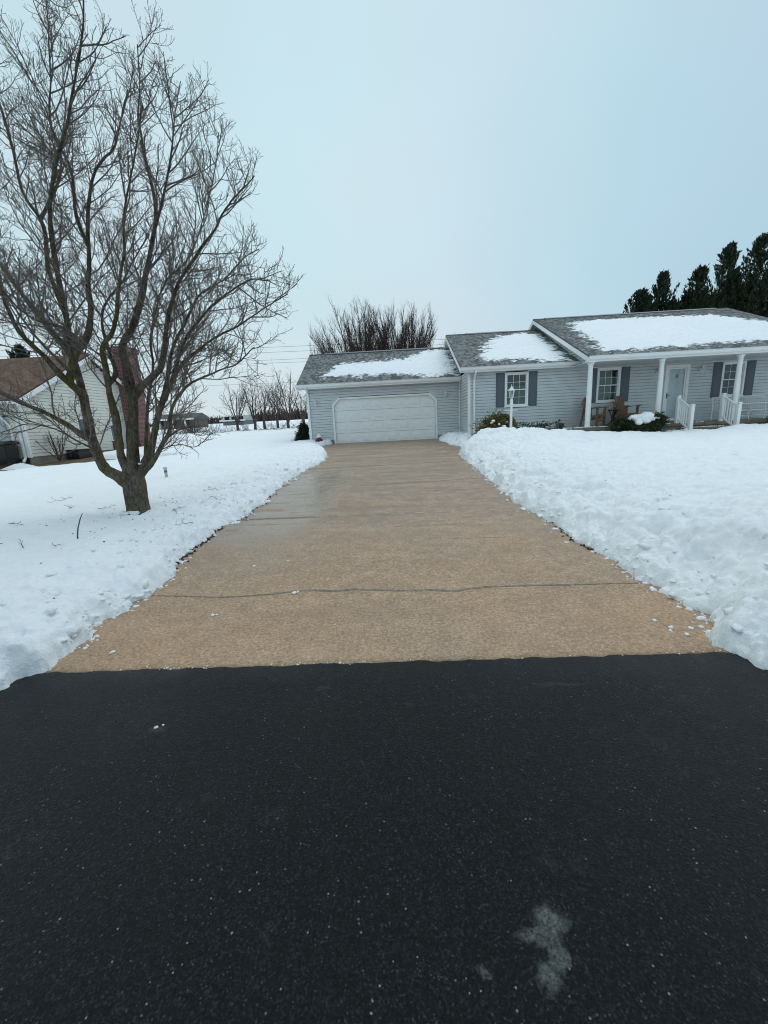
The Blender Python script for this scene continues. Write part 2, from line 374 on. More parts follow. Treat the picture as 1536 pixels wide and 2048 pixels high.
def driveway_mat():
    m, t, b = nmat('tan_concrete'); co = coord(t)
    big = N(t, 'ShaderNodeTexNoise', Scale=.55, Detail=5, Roughness=.6); L(t, co, big.inputs['Vector'])
    mp = N(t, 'ShaderNodeMapping', Scale=(.35, 1.6, 1)); L(t, co, mp.inputs[0])
    streak = N(t, 'ShaderNodeTexNoise', Scale=1.6, Detail=6, Roughness=.65); L(t, mp.outputs[0], streak.inputs['Vector'])
    fine = N(t, 'ShaderNodeTexNoise', Scale=95, Detail=4, Roughness=.8); L(t, co, fine.inputs['Vector'])
    agg = N(t, 'ShaderNodeTexVoronoi', Scale=70); L(t, co, agg.inputs['Vector'])
    sx = N(t, 'ShaderNodeSeparateXYZ'); L(t, co, sx.inputs[0])
    near = ramp(t, math_(t, 'DIVIDE', sx.outputs[1], 14.0), [(.24, 1.0), (.62, 0.0)])
    med = N(t, 'ShaderNodeTexNoise', Scale=5, Detail=7, Roughness=.7); L(t, co, med.inputs['Vector'])
    gr = N(t, 'ShaderNodeTexNoise', Scale=34, Detail=6, Roughness=.85); L(t, co, gr.inputs['Vector'])
    base = mixc(t, near, (.385, .28, .205), (.415, .272, .17))
    base = mixc(t, ramp(t, big.outputs[0], [(.38, .0), (.68, .75)]), base, (.345, .26, .195))
    base = mixc(t, .5, base, ramp(t, streak.outputs[0], [(.3, .86), (.55, 1.0), (.72, 1.1)]), 'MULTIPLY')
    base = mixc(t, .9, base, ramp(t, med.outputs[0], [(.28, .80), (.5, 1.0), (.72, 1.16)]), 'MULTIPLY')
    base = mixc(t, .95, base, ramp(t, gr.outputs[0], [(.34, .48), (.5, 1.0), (.66, 1.62)]), 'MULTIPLY')
    base = mixc(t, .85, base, ramp(t, fine.outputs[0], [(.28, .62), (.5, 1.0), (.72, 1.35)]), 'MULTIPLY')
    st = math_(t, 'MULTIPLY', ramp(t, agg.outputs['Distance'], [(.2, 1.0), (.42, 0.0)]), ramp(t, math_(t, 'FRACT', math_(t, 'MULTIPLY', agg.outputs['Color'], 6.3)), [(.80, 0.0), (.95, 1.0)]))
    base = mixc(t, math_(t, 'MULTIPLY', st, .65), base, (.76, .62, .45))
    rust = N(t, 'ShaderNodeTexNoise', Scale=1.7, Detail=6, Roughness=.65); L(t, co, rust.inputs['Vector'])
    base = mixc(t, ramp(t, rust.outputs[0], [(.58, 0.0), (.72, .45)]), base, (.27, .165, .115))
    mp2 = N(t, 'ShaderNodeMapping', Scale=(.22, 2.6, 1)); L(t, co, mp2.inputs[0])
    hs = N(t, 'ShaderNodeTexNoise', Scale=1.5, Detail=7, Roughness=.7); L(t, mp2.outputs[0], hs.inputs['Vector'])
    farm = ramp(t, math_(t, 'DIVIDE', sx.outputs[1], 20.0), [(.33, .12), (.5, 1.0)])
    base = mixc(t, math_(t, 'MULTIPLY', ramp(t, hs.outputs[0], [(.55, 0.0), (.66, .5)]), farm), base, (.20, .135, .09))
    base = mixc(t, math_(t, 'MULTIPLY', ramp(t, hs.outputs[0], [(.30, .35), (.38, .0)]), farm), base, (.56, .47, .37))
    # wet film: left side of the middle slab, with dry islands in it
    edge = N(t, 'ShaderNodeTexNoise', Scale=2.2, Detail=5, Roughness=.6); L(t, co, edge.inputs['Vector'])
    ex = math_(t, 'ADD', sx.outputs[0], math_(t, 'MULTIPLY', math_(t, 'SUBTRACT', edge.outputs[0], .5), 1.0))
    wx = ramp(t, math_(t, 'DIVIDE', math_(t, 'ADD', ex, 4.0), 8.0), [(.28, 1.0), (.345, .0)])
    wy = math_(t, 'MULTIPLY', ramp(t, math_(t, 'DIVIDE', sx.outputs[1], 20.0), [(.18, 0.0), (.36, 1.0)]), ramp(t, math_(t, 'DIVIDE', sx.outputs[1], 20.0), [(.56, 1.0), (.63, 0.0)]))
    isl = N(t, 'ShaderNodeTexNoise', Scale=3.6, Detail=5, Roughness=.55); L(t, mp.outputs[0], isl.inputs['Vector'])
    wet = math_(t, 'MULTIPLY', math_(t, 'MULTIPLY', wx, wy), ramp(t, isl.outputs[0], [(.36, .0), (.42, 1.0)]))
    damp = ramp(t, math_(t, 'ADD', math_(t, 'MULTIPLY', streak.outputs[0], .6), math_(t, 'MULTIPLY', med.outputs[0], .4)), [(.455, 1.0), (.545, .0)])
    farwet = ramp(t, math_(t, 'DIVIDE', sx.outputs[1], 20.0), [(.20, .15), (.42, 1.0)])
    damp = math_(t, 'MULTIPLY', damp, farwet)
    base = mixc(t, math_(t, 'MULTIPLY', math_(t, 'MAXIMUM', wet, damp), .42), base, (.17, .122, .085))
    L(t, base, b.inputs['Base Color'])
    ro = math_(t, 'SUBTRACT', .72, math_(t, 'ADD', math_(t, 'MULTIPLY', wet, .48), math_(t, 'MULTIPLY', damp, .30)))
    L(t, ro, b.inputs['Roughness']); b.inputs['Specular IOR Level'].default_value = .34
    hh = math_(t, 'MULTIPLY', math_(t, 'ADD', fine.outputs[0], math_(t, 'MULTIPLY', agg.outputs['Distance'], -.6)), math_(t, 'SUBTRACT', 1.0, math_(t, 'MULTIPLY', wet, .8)))
    bump(t, b, hh, .006, .8)
    return m
M['drive'] = driveway_mat()
def grass_mat():
    m, t, b = nmat('dormant_grass'); co = coord(t)
    n = N(t, 'ShaderNodeTexNoise', Scale=3, Detail=6, Roughness=.7); L(t, co, n.inputs['Vector'])
    n2 = N(t, 'ShaderNodeTexNoise', Scale=40, Detail=4, Roughness=.8); L(t, co, n2.inputs['Vector'])
    c = mixc(t, ramp(t, n.outputs[0], [(.35, 0.0), (.65, 1.0)]), (.10, .07, .038), (.17, .125, .07))
    L(t, mixc(t, .9, c, ramp(t, n2.outputs[0], [(.3, .6), (.7, 1.3)]), 'MULTIPLY'), b.inputs['Base Color']); b.inputs['Roughness'].default_value = .95
    bump(t, b, n2.outputs[0], .04)
    return m
M['grass'] = grass_mat()
def brick_mat():
    m, t, b = nmat('red_brick'); co = coord(t, 'UV')
    br = N(t, 'ShaderNodeTexBrick', Scale=1.0); L(t, co, br.inputs['Vector'])
    for k, v in (('Color1', (.20, .058, .048, 1)), ('Color2', (.13, .04, .036, 1)), ('Mortar', (.30, .25, .22, 1)), ('Mortar Size', .009), ('Brick Width', .21), ('Row Height', .075)):
        br.inputs[k].default_value = v
    n = N(t, 'ShaderNodeTexNoise', Scale=5, Detail=5); L(t, co, n.inputs['Vector'])
    L(t, mixc(t, .8, br.outputs[0], ramp(t, n.outputs[0], [(.3, .65), (.7, 1.25)]), 'MULTIPLY'), b.inputs['Base Color'])
    b.inputs['Roughness'].default_value = .85; bump(t, b, br.outputs['Fac'], -.01)
    return m
M['brick'] = brick_mat()
def pane_mat(name, tint, rough=.03):
    m, t, b = nmat(name); o = t.nodes['Material Output']; t.nodes.remove(b)
    tr = N(t, 'ShaderNodeBsdfTransparent'); tr.inputs[0].default_value = (*tint, 1)
    gl = N(t, 'ShaderNodeBsdfGlossy'); gl.inputs['Roughness'].default_value = rough; gl.inputs['Color'].default_value = (.8, .9, .88, 1)
    fr = N(t, 'ShaderNodeFresnel', IOR=1.5); mx_ = N(t, 'ShaderNodeMixShader')
    L(t, math_(t, 'ADD', fr.outputs[0], .05), mx_.inputs[0]); L(t, tr.outputs[0], mx_.inputs[1]); L(t, gl.outputs[0], mx_.inputs[2]); L(t, mx_.outputs[0], o.inputs[0])
    return m
M['pane'] = pane_mat('window_glass', (.62, .78, .73))
M['blind'] = plain('green_tinted_blind', (.13, .22, .195), .7, .1, 3)

# ================================================================== THE SETTING
def grid_faces(nr, nc):
    i = np.arange(nr - 1)[:, None] * nc + np.arange(nc - 1)[None, :]
    return np.stack([i, i + 1, i + nc + 1, i + nc], -1).reshape(-1, 4)
def sheet(name, X, Y, Z, mat, flip=False, smooth=True):
    nr, nc = X.shape; F = grid_faces(nr, nc)
    if flip: F = F[:, ::-1]
    return link(name, mesh_np(name, np.stack([X, Y, Z], -1).reshape(-1, 3), [F]), mat, None, smooth)
# bare ground, one sheet to the horizon
gy = np.concatenate([np.linspace(-60, 2, 12), np.linspace(2.3, 45, 130), np.geomspace(46, 1500, 60)])
gx = np.concatenate([-np.geomspace(1500, 30, 26), np.linspace(-29, 29, 90), np.geomspace(30, 1500, 26)])
GXX, GYY = np.meshgrid(gx, gy)
o = sheet('ground', GXX, GYY, gnd(GXX, GYY) - .035, M['grass']); tag(o, 'brown dormant lawn showing where the snow has gone', 'ground', kind='structure')

# road: sealed asphalt with a ragged edge against the concrete
def road_edge(x): return 2.535 + .022 * (fbm(x * 9, x * 0 + 3, 5) - .5) * 2 + .01 * (fbm(x * 40, x * 0, 8) - .5) + .012 * x
rx = np.concatenate([np.linspace(-90, -5, 18), np.linspace(-4.9, 4.9, 600), np.linspace(5, 90, 18)])
rows = [np.full_like(rx, -9.0), np.full_like(rx, -2.0), np.full_like(rx, 1.0), np.full_like(rx, 2.3), road_edge(rx), road_edge(rx) + .004]
RX = np.stack([rx] * 6); RY = np.stack(rows); RZ = np.stack([rx * 0 + .004] * 5 + [rx * 0 - .03])
o = sheet('road', RX, RY, RZ, M['asphalt'], smooth=False); tag(o, 'black sealed asphalt road in front of the driveway', 'road', kind='structure')

# driveway of three poured slabs with open joints
drv = bpy.data.objects.new('driveway', None); COL.objects.link(drv); tag(drv, 'tan concrete driveway running up to the garage', 'driveway', kind='structure')
def joint_y(k, x):
    if k == 1: return 7.09 + .004 * x + .012 * (fbm(x * 2, x * 0 + 1, 3) - .5)
    return 12.72 + .07 * x
def slab(ya, yb, label):
    xs = np.linspace(-3.6, 3.0, 45); n = 60
    ts = np.linspace(0, 1, n)[:, None]
    A = ya(xs)[None, :]; B = yb(xs)[None, :]
    Y = A + (B - A) * ts; X = np.repeat(xs[None, :], n, 0); Z = gnd(X, Y)
    Y = np.vstack([Y[:1], Y, Y[-1:]]); X = np.vstack([X[:1], X, X[-1:]]); Z = np.vstack([Z[:1] - .05, Z, Z[-1:] - .05])
    o = sheet('slab', X, Y, Z, M['drive'], smooth=False); o.parent = drv; o['label'] = label
slab(lambda x: road_edge(x) + .006, lambda x: joint_y(1, x) - .005, 'near slab beside the road, crossed by a dark crack')
slab(lambda x: joint_y(1, x) + .005, lambda x: joint_y(2, x) - .007, 'middle slab, wet along its left edge')
slab(lambda x: joint_y(2, x) + .007, lambda x: x * 0 + 20.36, 'far slab in front of the garage door')
M['crack'] = plain('open_crack', (.09, .07, .05), .9, .4, 20)
M['tar'] = plain('crack_filler', (.19, .165, .135), .75, .6, 25)
ck = np.array([(-2.65, 3.83), (-1.88, 3.73), (-1.63, 3.74), (-1.37, 3.77), (-1.13, 3.83), (-.92, 3.83), (-.66, 3.8), (-.54, 3.83), (-.31, 3.79), (-.03, 3.76), (.22, 3.75), (.53, 3.71), (.68, 3.76), (.82, 3.78), (1.16, 3.79), (1.38, 3.78), (2.4, 3.76)])
xs = np.linspace(-3.0, 2.5, 260); yc = np.interp(xs, ck[:, 0], ck[:, 1]) + .02 * (fbm(xs * 7, xs * 0, 4) - .5)
wd = .010 + .020 * fbm(xs * 3, xs * 0 + 9, 6) * sstep(2.4, .8, np.abs(xs - .0)) 
CX = np.stack([xs, xs]); CY = np.stack([yc - wd * .9, yc + wd]); o = sheet('crack_seam', CX, CY, gnd(CX, CY) + .0025, M['tar']); o.parent = drv
for (xa, xb, yy, sl, ww, sd_) in ((-1.0, 2.2, 9.75, .10, .006, 71), (-2.2, -.2, 12.1, .04, .004, 73), (.3, 2.3, 8.9, .02, .005, 75), (-.3, 1.1, 6.2, .03, .004, 77), (.2, 1.6, 5.5, -.03, .003, 79)):
    q1 = np.linspace(xa, xb, 120); q2 = yy + sl * (q1 - xa) + .10 * (fbm(q1 * 2.2, q1 * 0, sd_) - .5) + .03 * (fbm(q1 * 9, q1 * 0, sd_ + 1) - .5); q3 = ww * (.4 + fbm(q1 * 6, q1 * 0, sd_ + 2)) * sstep(0, .2, q1 - xa) * sstep(0, .2, xb - q1) + .0004
    CX = np.stack([q1, q1]); CY = np.stack([q2 - q3, q2 + q3]); o = sheet('hairline_crack', CX, CY, gnd(CX, CY) + .002, M['crack']); o.parent = drv
jl = np.linspace(-1.6, 2.3, 400); jw = .006 + .026 * np.clip(fbm(jl * 14, jl * 0, 21) - .35, 0, 1) * sstep(-1.4, .6, jl)
M['salt'] = plain('salt_crust', (.60, .55, .46), .9, .4, 40)
CX = np.stack([jl, jl]); CY = np.stack([joint_y(1, jl) + .004 - jw, joint_y(1, jl) + .006 + jw]); o = sheet('salt_line', CX, CY, gnd(CX, CY) + .003, M['salt']); o.parent = drv

# ------------------------------------------------------------------ snow cover
PL = np.array([(-2.76, 1.0), (-2.76, 2.3), (-2.64, 2.52), (-2.66, 2.65), (-2.67, 2.9), (-2.83, 3.21), (-2.74, 3.39), (-2.74, 3.58), (-2.67, 3.83), (-2.71, 4.23), (-2.89, 4.78), (-3.01, 5.4), (-3.13, 6.4), (-3.1, 6.72), (-2.96, 7.16), (-3.0, 8.63), (-3.05, 10.2), (-2.96, 11.8), (-2.66, 14.12), (-2.9, 16.04), (-3.4, 17.82), (-3.7, 19.0), (-3.5, 19.7), (-3.28, 20.1), (-3.28, 27.9), (2.0, 28.6), (2.0, 1500)])
PR = np.array([(2.29, 1.0), (2.29, 2.34), (2.26, 2.53), (2.17, 2.63), (2.21, 2.73), (2.27, 2.88), (2.44, 3.08), (2.43, 3.31), (2.38, 3.58), (2.36, 3.79), (2.37, 4.16), (2.4, 4.52), (2.35, 4.84), (2.24, 5.17), (2.31, 5.87), (2.29, 6.33), (2.22, 7.15), (2.23, 8.78), (2.18, 10.38), (2.12, 12.24), (2.15, 14.4), (2.6, 15.1), (2.72, 15.8), (2.3, 17.1), (2.02, 18.8), (1.98, 20.2), (1.98, 1500)])
STRIP = [(-15.5, 13.2), (-14.4, 13.9), (-13.6, 15.05), (-12.2, 15.85), (-10.3, 16.35), (-9.4, 16.65), (-8.9, 17.1), (-9.9, 17.55), (-12.5, 17.7), (-14.3, 18.4), (-14.9, 21), (-15, 26), (-17, 26), (-30, 24), (-30, 12.0), (-18, 12.4)]
def jag(y, s): return .16 * (fbm(y * 2.3, y * 0, s) - .47) + .10 * (fbm(y * 9, y * 0 + 5, s + 9) - .47)
def xl(y): return np.interp(y, PL[:, 1], PL[:, 0]) + jag(y, 31)
def xr(y): return np.interp(y, PR[:, 1], PR[:, 0]) + jag(y, 57)
def yfl(x): return np.interp(x, [-90, -4, -3.2, -2.85, -2.6], [1.75, 1.85, 1.97, 2.2, 2.5]) + .06 * (fbm(x * 4, x * 0, 77) - .5)
def yfr(x): return np.interp(x, [2.1, 2.3, 2.5, 2.9, 4, 90], [2.6, 2.36, 2.2, 2.05, 1.9, 1.8]) + .06 * (fbm(x * 4, x * 0, 78) - .5)
def bulk(x, y, side):
    """distance from the shovelled edge and smooth snow depth"""
    d = np.minimum((xl(y) - x) if side < 0 else (x - xr(y)), ((y - yfl(x)) if side < 0 else (y - yfr(x))) * .5)
    d = d + .13 * (fbm(x * 5.5, y * 5.5, 301) - .47) + .07 * (fbm(x * 21, y * 21, 305, 3) - .43)
    dd = np.clip(d, 0, None)
    if side < 0:
        h = .075 * np.sqrt(np.clip(dd / .26, 0, 1)) + .08 * sstep(.05, 1.0, dd) + .05 * sstep(.2, .8, dd) * sstep(2.2, .9, dd)
        h = h + .05 * (fbm(x * .35, y * .35, 3) - .5) * sstep(.5, 3, dd)
        h = h + .07 * np.exp(-((y - 15.6) / 1.5) ** 2 - ((x + 3.9) / .9) ** 2) + .07 * np.exp(-((x + 2.9) / .6) ** 2 - ((y - 2.7) / .8) ** 2)
        h = h * (1 - .85 * np.exp(-((y - 19.6) / 1.1) ** 2 - ((x + 3.9) / .45) ** 2))
        h = h - .09 * np.exp(-((x + 5.1) ** 2 + (y - 7.43) ** 2) / .16)
        pd = polydist(x, y, STRIP) + .5 * (fbm(x * 1.2, y * 1.2, 14) - .5)
        patch = np.exp(-((x + 16.0) / .9) ** 2 - ((y - 16.25) / .33) ** 2)
        k = np.maximum(1 - sstep(-.12, .05, pd), sstep(.45, .6, patch)); h = np.where(k < 1, h * k - .09 * (1 - k), h)
        h = np.where(y > 42, h * (.75 + .25 * vn(x * .2, y * .2, 5)), h)
    else:
        h = .10 * np.sqrt(np.clip(dd / .24, 0, 1)) + .15 * sstep(.03, .9, dd) + .09 * sstep(.3, 1.1, dd) * sstep(3.4, 1.3, dd)
        h = h + .05 * (fbm(x * .4, y * .4, 4) - .5) * sstep(.5, 3, dd) + .12 * np.exp(-((y - 3.1) / .9) ** 2 - ((x - 3.6) / .7) ** 2)
        h = h + .34 * np.exp(-((y - 14.0) / 1.0) ** 2 - (np.clip(np.abs(x - 3.6) - .3, 0, None) / 1.3) ** 2) + .24 * np.exp(-((y - 14.3) / 1.0) ** 2 - ((x - 5.6) / 1.5) ** 2)
        h = h + .12 * np.exp(-((y - 14.3) / 1.2) ** 2 - ((x - 8) / 2.0) ** 2) + .22 * np.exp(-((y - 14.5) / 1.5) ** 2 - ((x - 12.6) / 1.8) ** 2)
        k = 1 - sstep(14.9, 15.6, y) * .45; h = h * k
        h = np.where((y > 16.15) & (x > 6.4) & (x < 17) & (y < 29), -.06, h)
        h = np.where((y > 15.35) & (y < 16.3) & (x > 10.85) & (x < 12.3), h * .15, h)
    return d, h
def clods(x, y, d, side):
    a = np.exp(-np.clip(d, 0, None) / (1.3 if side < 0 else 4.0)); base = (.26 if side < 0 else .58)
    amp = base + (1 - base) * a
    amp = amp * (1 - .5 * sstep(19, 30, y))
    wx = x + .10 * (fbm(x * 5, y * 5, 61) - .5) + .05 * (fbm(x * 16, y * 16, 62) - .5); wy = y + .10 * (fbm(x * 5 + 7, y * 5, 63) - .5) + .05 * (fbm(x * 16, y * 16 + 5, 64) - .5)
    n = .48 * lumps(wx, wy, .50, 101) * (.3 + .7 * a) * np.clip(d / .4, .15, 1) + .50 * lumps(wx + 3, wy, .24, 113) + .55 * lumps(wx, wy + 9, .11, 127) + .55 * lumps(wx + 5, wy + 2, .055, 139) + .07 * (fbm(x * 10, y * 10, 41, 5) - .4)
    wide = .10 * (fbm(x * 1.5, y * 1.5, 45, 4) - .5) * (1 + a)
    return (n * .80 + wide) * amp * np.clip(d / .10, 0, 1)
def snow_top(x, y, side):
    x = np.asarray(x, float); y = np.asarray(y, float)
    d, h = bulk(x, y, side); z = gnd(x, y) + h + np.where(h > .01, clods(x, y, d, side), 0)
    z = np.where(d <= 0, gnd(x, y) - .06, z)
    return z
def snow_sheet(side, ymax, smax, label):
    ys = [1.7]
    while ys[-1] < ymax: ys.append(ys[-1] + max(.010, .0046 * ys[-1] * (1 if ys[-1] < 26 else 4)))
    ys = np.array(ys)
    ss = [-.06, -.03, -.012]; 
    while ss[-1] < smax: ss.append(ss[-1] + max(.013, .011 + .0135 * max(ss[-1], 0) * (1 if ss[-1] < 12 else 5)))
    ss = np.array(ss); S, Y = np.meshgrid(ss, ys)
    ex = xl(Y) if side < 0 else xr(Y)
    X = ex - S if side < 0 else ex + S
    Z = snow_top(X, Y, side)
    o = sheet('snow', X, Y, Z, M['snow'], flip=side < 0); tag(o, label, 'snow', kind='stuff'); return o
snow_sheet(-1, 1300, 1300, 'snow covering the lawn left of the driveway and the far fields')
snow_sheet(1, 60, 60, 'heaped snow on the lawn between driveway and porch')

# loose lumps broken off the banks
def ico():
    import bmesh
    bm = bmesh.new(); bmesh.ops.create_icosphere(bm, subdivisions=2, radius=1); V = np.array([v.co[:] for v in bm.verts]); F = np.array([[v.index for v in f.verts] for f in bm.faces]); bm.free(); return V, F
IV, IF = ico()
def lump_mesh(name, items, mat, seed=0, rough=.5):
    """items (x,y,z,r)"""
    r_ = np.random.default_rng(seed); Vs = []; Fs = []
    for k, (x, y, z, r) in enumerate(items):
        q_ = r_.normal(size=3) * 3
        n = 1 + rough * (np.sin(IV @ np.array([2.1, 1.3, .7]) * 1.7 + q_[0]) * .35 + np.sin(IV @ np.array([-1.1, 2.3, 1.9]) * 2.1 + q_[1]) * .3 + r_.normal(size=len(IV)) * .10)
        s = np.array([r * r_.uniform(.8, 1.5), r * r_.uniform(.8, 1.4), r * r_.uniform(.5, .85)]); a = r_.uniform(0, 6.28)
        P = IV * n[:, None] * s; P = np.stack([P[:, 0] * math.cos(a) - P[:, 1] * math.sin(a), P[:, 0] * math.sin(a) + P[:, 1] * math.cos(a), P[:, 2]], -1)
        Vs.append(P + np.array([x, y, z])); Fs.append(IF + k * len(IV))
    return link(name, mesh_np(name, np.concatenate(Vs), [np.concatenate(Fs)]), mat, None, True)
items = []
for side in (-1, 1):
    for k in range(330):
        y = 2.2 * math.exp(random.random() ** 1.3 * math.log(8))
        e_ = float(xl(np.array(y)) if side < 0 else xr(np.array(y)))
        off = random.gauss(.0, .05 if random.random() < .7 else .12) - .01
        r = min(.04, .005 + random.expovariate(120)); r *= (1 if y < 6 else 1.4)
        x = e_ - side * off * -1
        if y < 2.8: continue
        z = max(float(gnd(x, y)), float(snow_top(x, y, side)))
        items.append((x, y, z + r * .05, r))
    for k in range(160):
        y = 2.3 + random.random() ** 1.5 * 10; x = (float(xl(np.array(y))) - random.random() * 1.0) if side < 0 else (float(xr(np.array(y))) + random.random() * 1.6)
        r = min(.06, .012 + random.expovariate(70)); items.append((x, y, float(snow_top(x, y, side)) - r * .1, r))
tag(lump_mesh('snow_crumbs', items, M['snow'], 3), 'loose snow crumbs along both shovelled edges of the driveway', 'snow', kind='stuff')
spots = [(-1.12, 3.77, .022), (-1.09, 3.80, .012), (-1.77, 3.34, .014), (-1.74, 3.35, .01), (-1.83, 4.6, .016), (-1.45, 4.75, .014), (-.6, 3.1, .008), (-2.3, 2.75, .018), (-1.46, 1.94, .011), (-1.43, 1.96, .007), (2.05, 2.9, .022), (2.0, 3.02, .015), (2.1, 2.8, .014), (2.02, 2.86, .012)]
for k in range(30):
    y = 2.6 + random.random() * 14; spots.append((random.uniform(-2.3, 2.0), y, random.uniform(.003, .007)))
for k in range(60):
    x = random.choice((random.gauss(-1.75, .15), random.gauss(-.62, .22), random.uniform(-2.3, 2), random.gauss(1.9, .2))); spots.append((x, 2.545 + .012 * x + random.gauss(.0, .012), random.uniform(.002, .007)))
tag(lump_mesh('snow_bits', [(x, y, float(gnd(x, y)) + r * .3, r) for x, y, r in spots], M['snow'], 5), 'small bits of snow and ice dropped on the driveway', 'snow', kind='stuff')
# dead leaves and soil caught under the left edge
items = []
for k in range(260):
    y = random.choice((random.gauss(5.9, .5), random.gauss(9.5, 1.2), random.gauss(5.3, .3))); x = float(xl(np.array(y))) + random.gauss(.0, .04); items.append((x, y, float(gnd(x, y)) + .006, random.uniform(.006, .018)))
M['litter'] = leafmat('leaf_litter', (.10, .06, .03), (.05, .035, .02), .9)
for k in range(60):
    y = random.choice((random.gauss(5.5, .3), random.gauss(4.9, .1))); x = float(xr(np.array(y))) + random.gauss(-.01, .03); items.append((x, y, float(gnd(x, y)) + .006, random.uniform(.006, .016)))
tag(lump_mesh('leaf_litter', items, M['litter'], 8, .9), 'brown leaf litter along the shovelled driveway edge', 'leaf litter', kind='stuff')

# ================================================================== THE HOUSE
def siding_wall(mb, p0, p1, z0, z1, holes=(), h=.127, out=.02, normal=None, top=None):
    """lap siding from p0 to p1 (2D); holes (s0,s1,z0,z1) along the wall; top(s)->z limit for gables"""
    p0 = Vector((*p0, 0)); p1 = Vector((*p1, 0)); d = (p1 - p0); Ln = d.length; d.normalize(); n = Vector((d.y, -d.x, 0)) if normal is None else Vector((*normal, 0))
    k = 0; z = z0
    while z < z1 - .01:
        zt = min(z + h, z1); segs = [(0., Ln)]
        for a, b, ha, hb in holes:
            if hb > z + .01 and ha < zt - .01:
                ns = []
                for s0, s1 in segs:
                    if b <= s0 or a >= s1: ns.append((s0, s1)); continue
                    if a > s0: ns.append((s0, a))
                    if b < s1: ns.append((b, s1))
                segs = ns
        for s0, s1 in segs:
            if top is not None:
                ok = [s for s in np.linspace(s0, s1, 160) if top(s) >= zt - h * .4]
                if len(ok) < 2: continue
                s0, s1 = ok[0], ok[-1]
            a = p0 + d * s0; b = p0 + d * s1
            gz = min(.016, (zt - z) * .3)
            pr = [(-.03, z), (out, z), (out * .6, zt - gz), (-.03, zt - gz), (-.03, zt)]
            v = [p + n * o_ + Vector((0, 0, zz)) for (o_, zz) in pr for p in (a, b)]
            mb.add(v, [(2 * i, 2 * i + 1, 2 * i + 3, 2 * i + 2) for i in range(4)] + [(0, 2, 4, 6), (1, 7, 5, 3)])
        z += h
    return mb
def roof_plane(name, x0, x1, ye, ze, yr, zr, mat, parent, thick=.05):
    """stepped shingle courses running up the slope, uv in metres"""
    Ls = math.hypot(yr - ye, zr - ze); uy, uz = (yr - ye) / Ls, (zr - ze) / Ls; ny, nz_ = -uz, uy
    if nz_ < 0: ny, nz_ = -ny, -nz_
    n = int(Ls / .14); V = []; F = []; UV = []
    for k in range(n + 1):
        s0 = k * .14; s1 = min(s0 + .14, Ls)
        if s1 - s0 < .005: break
        for (s, hgt) in ((s0, .012), (s1, .004)):
            for x in (x0, x1): V.append((x, ye + uy * s + ny * hgt, ze + uz * s + nz_ * hgt)); UV.append((x, s))
        b = len(V) - 4; F.append((b, b + 1, b + 3, b + 2))
        V += [(x0, ye + uy * s0, ze + uz * s0), (x1, ye + uy * s0, ze + uz * s0)]; UV += [(x0, s0), (x1, s0)]; F.append((b + 4, b + 5, b + 1, b))
    b = len(V); c = [(ye, ze), (yr, zr)]
    for x in (x0, x1):
        for (y, z) in c: V += [(x, y, z - .001), (x, y, z - thick)]; UV += [(x, 0), (x, 0)]
    F += [(b, b + 2, b + 3, b + 1), (b + 4, b + 5, b + 7, b + 6), (b + 1, b + 3, b + 7, b + 5), (b, b + 1, b + 5, b + 4)]
    me = bpy.data.meshes.new(name); off = wloc(parent); me.from_pydata([(v[0] - off.x, v[1] - off.y, v[2] - off.z) for v in V], [], F)
    ul = me.uv_layers.new(name='UVMap')
    for lp in me.loops: ul.data[lp.index].uv = UV[lp.vertex_index]
    return link(name, me, mat, parent)
def bx(name, mat, parent, *a, bevel=0): return MB().box(*a).build(name, mat, parent, bevel=bevel)
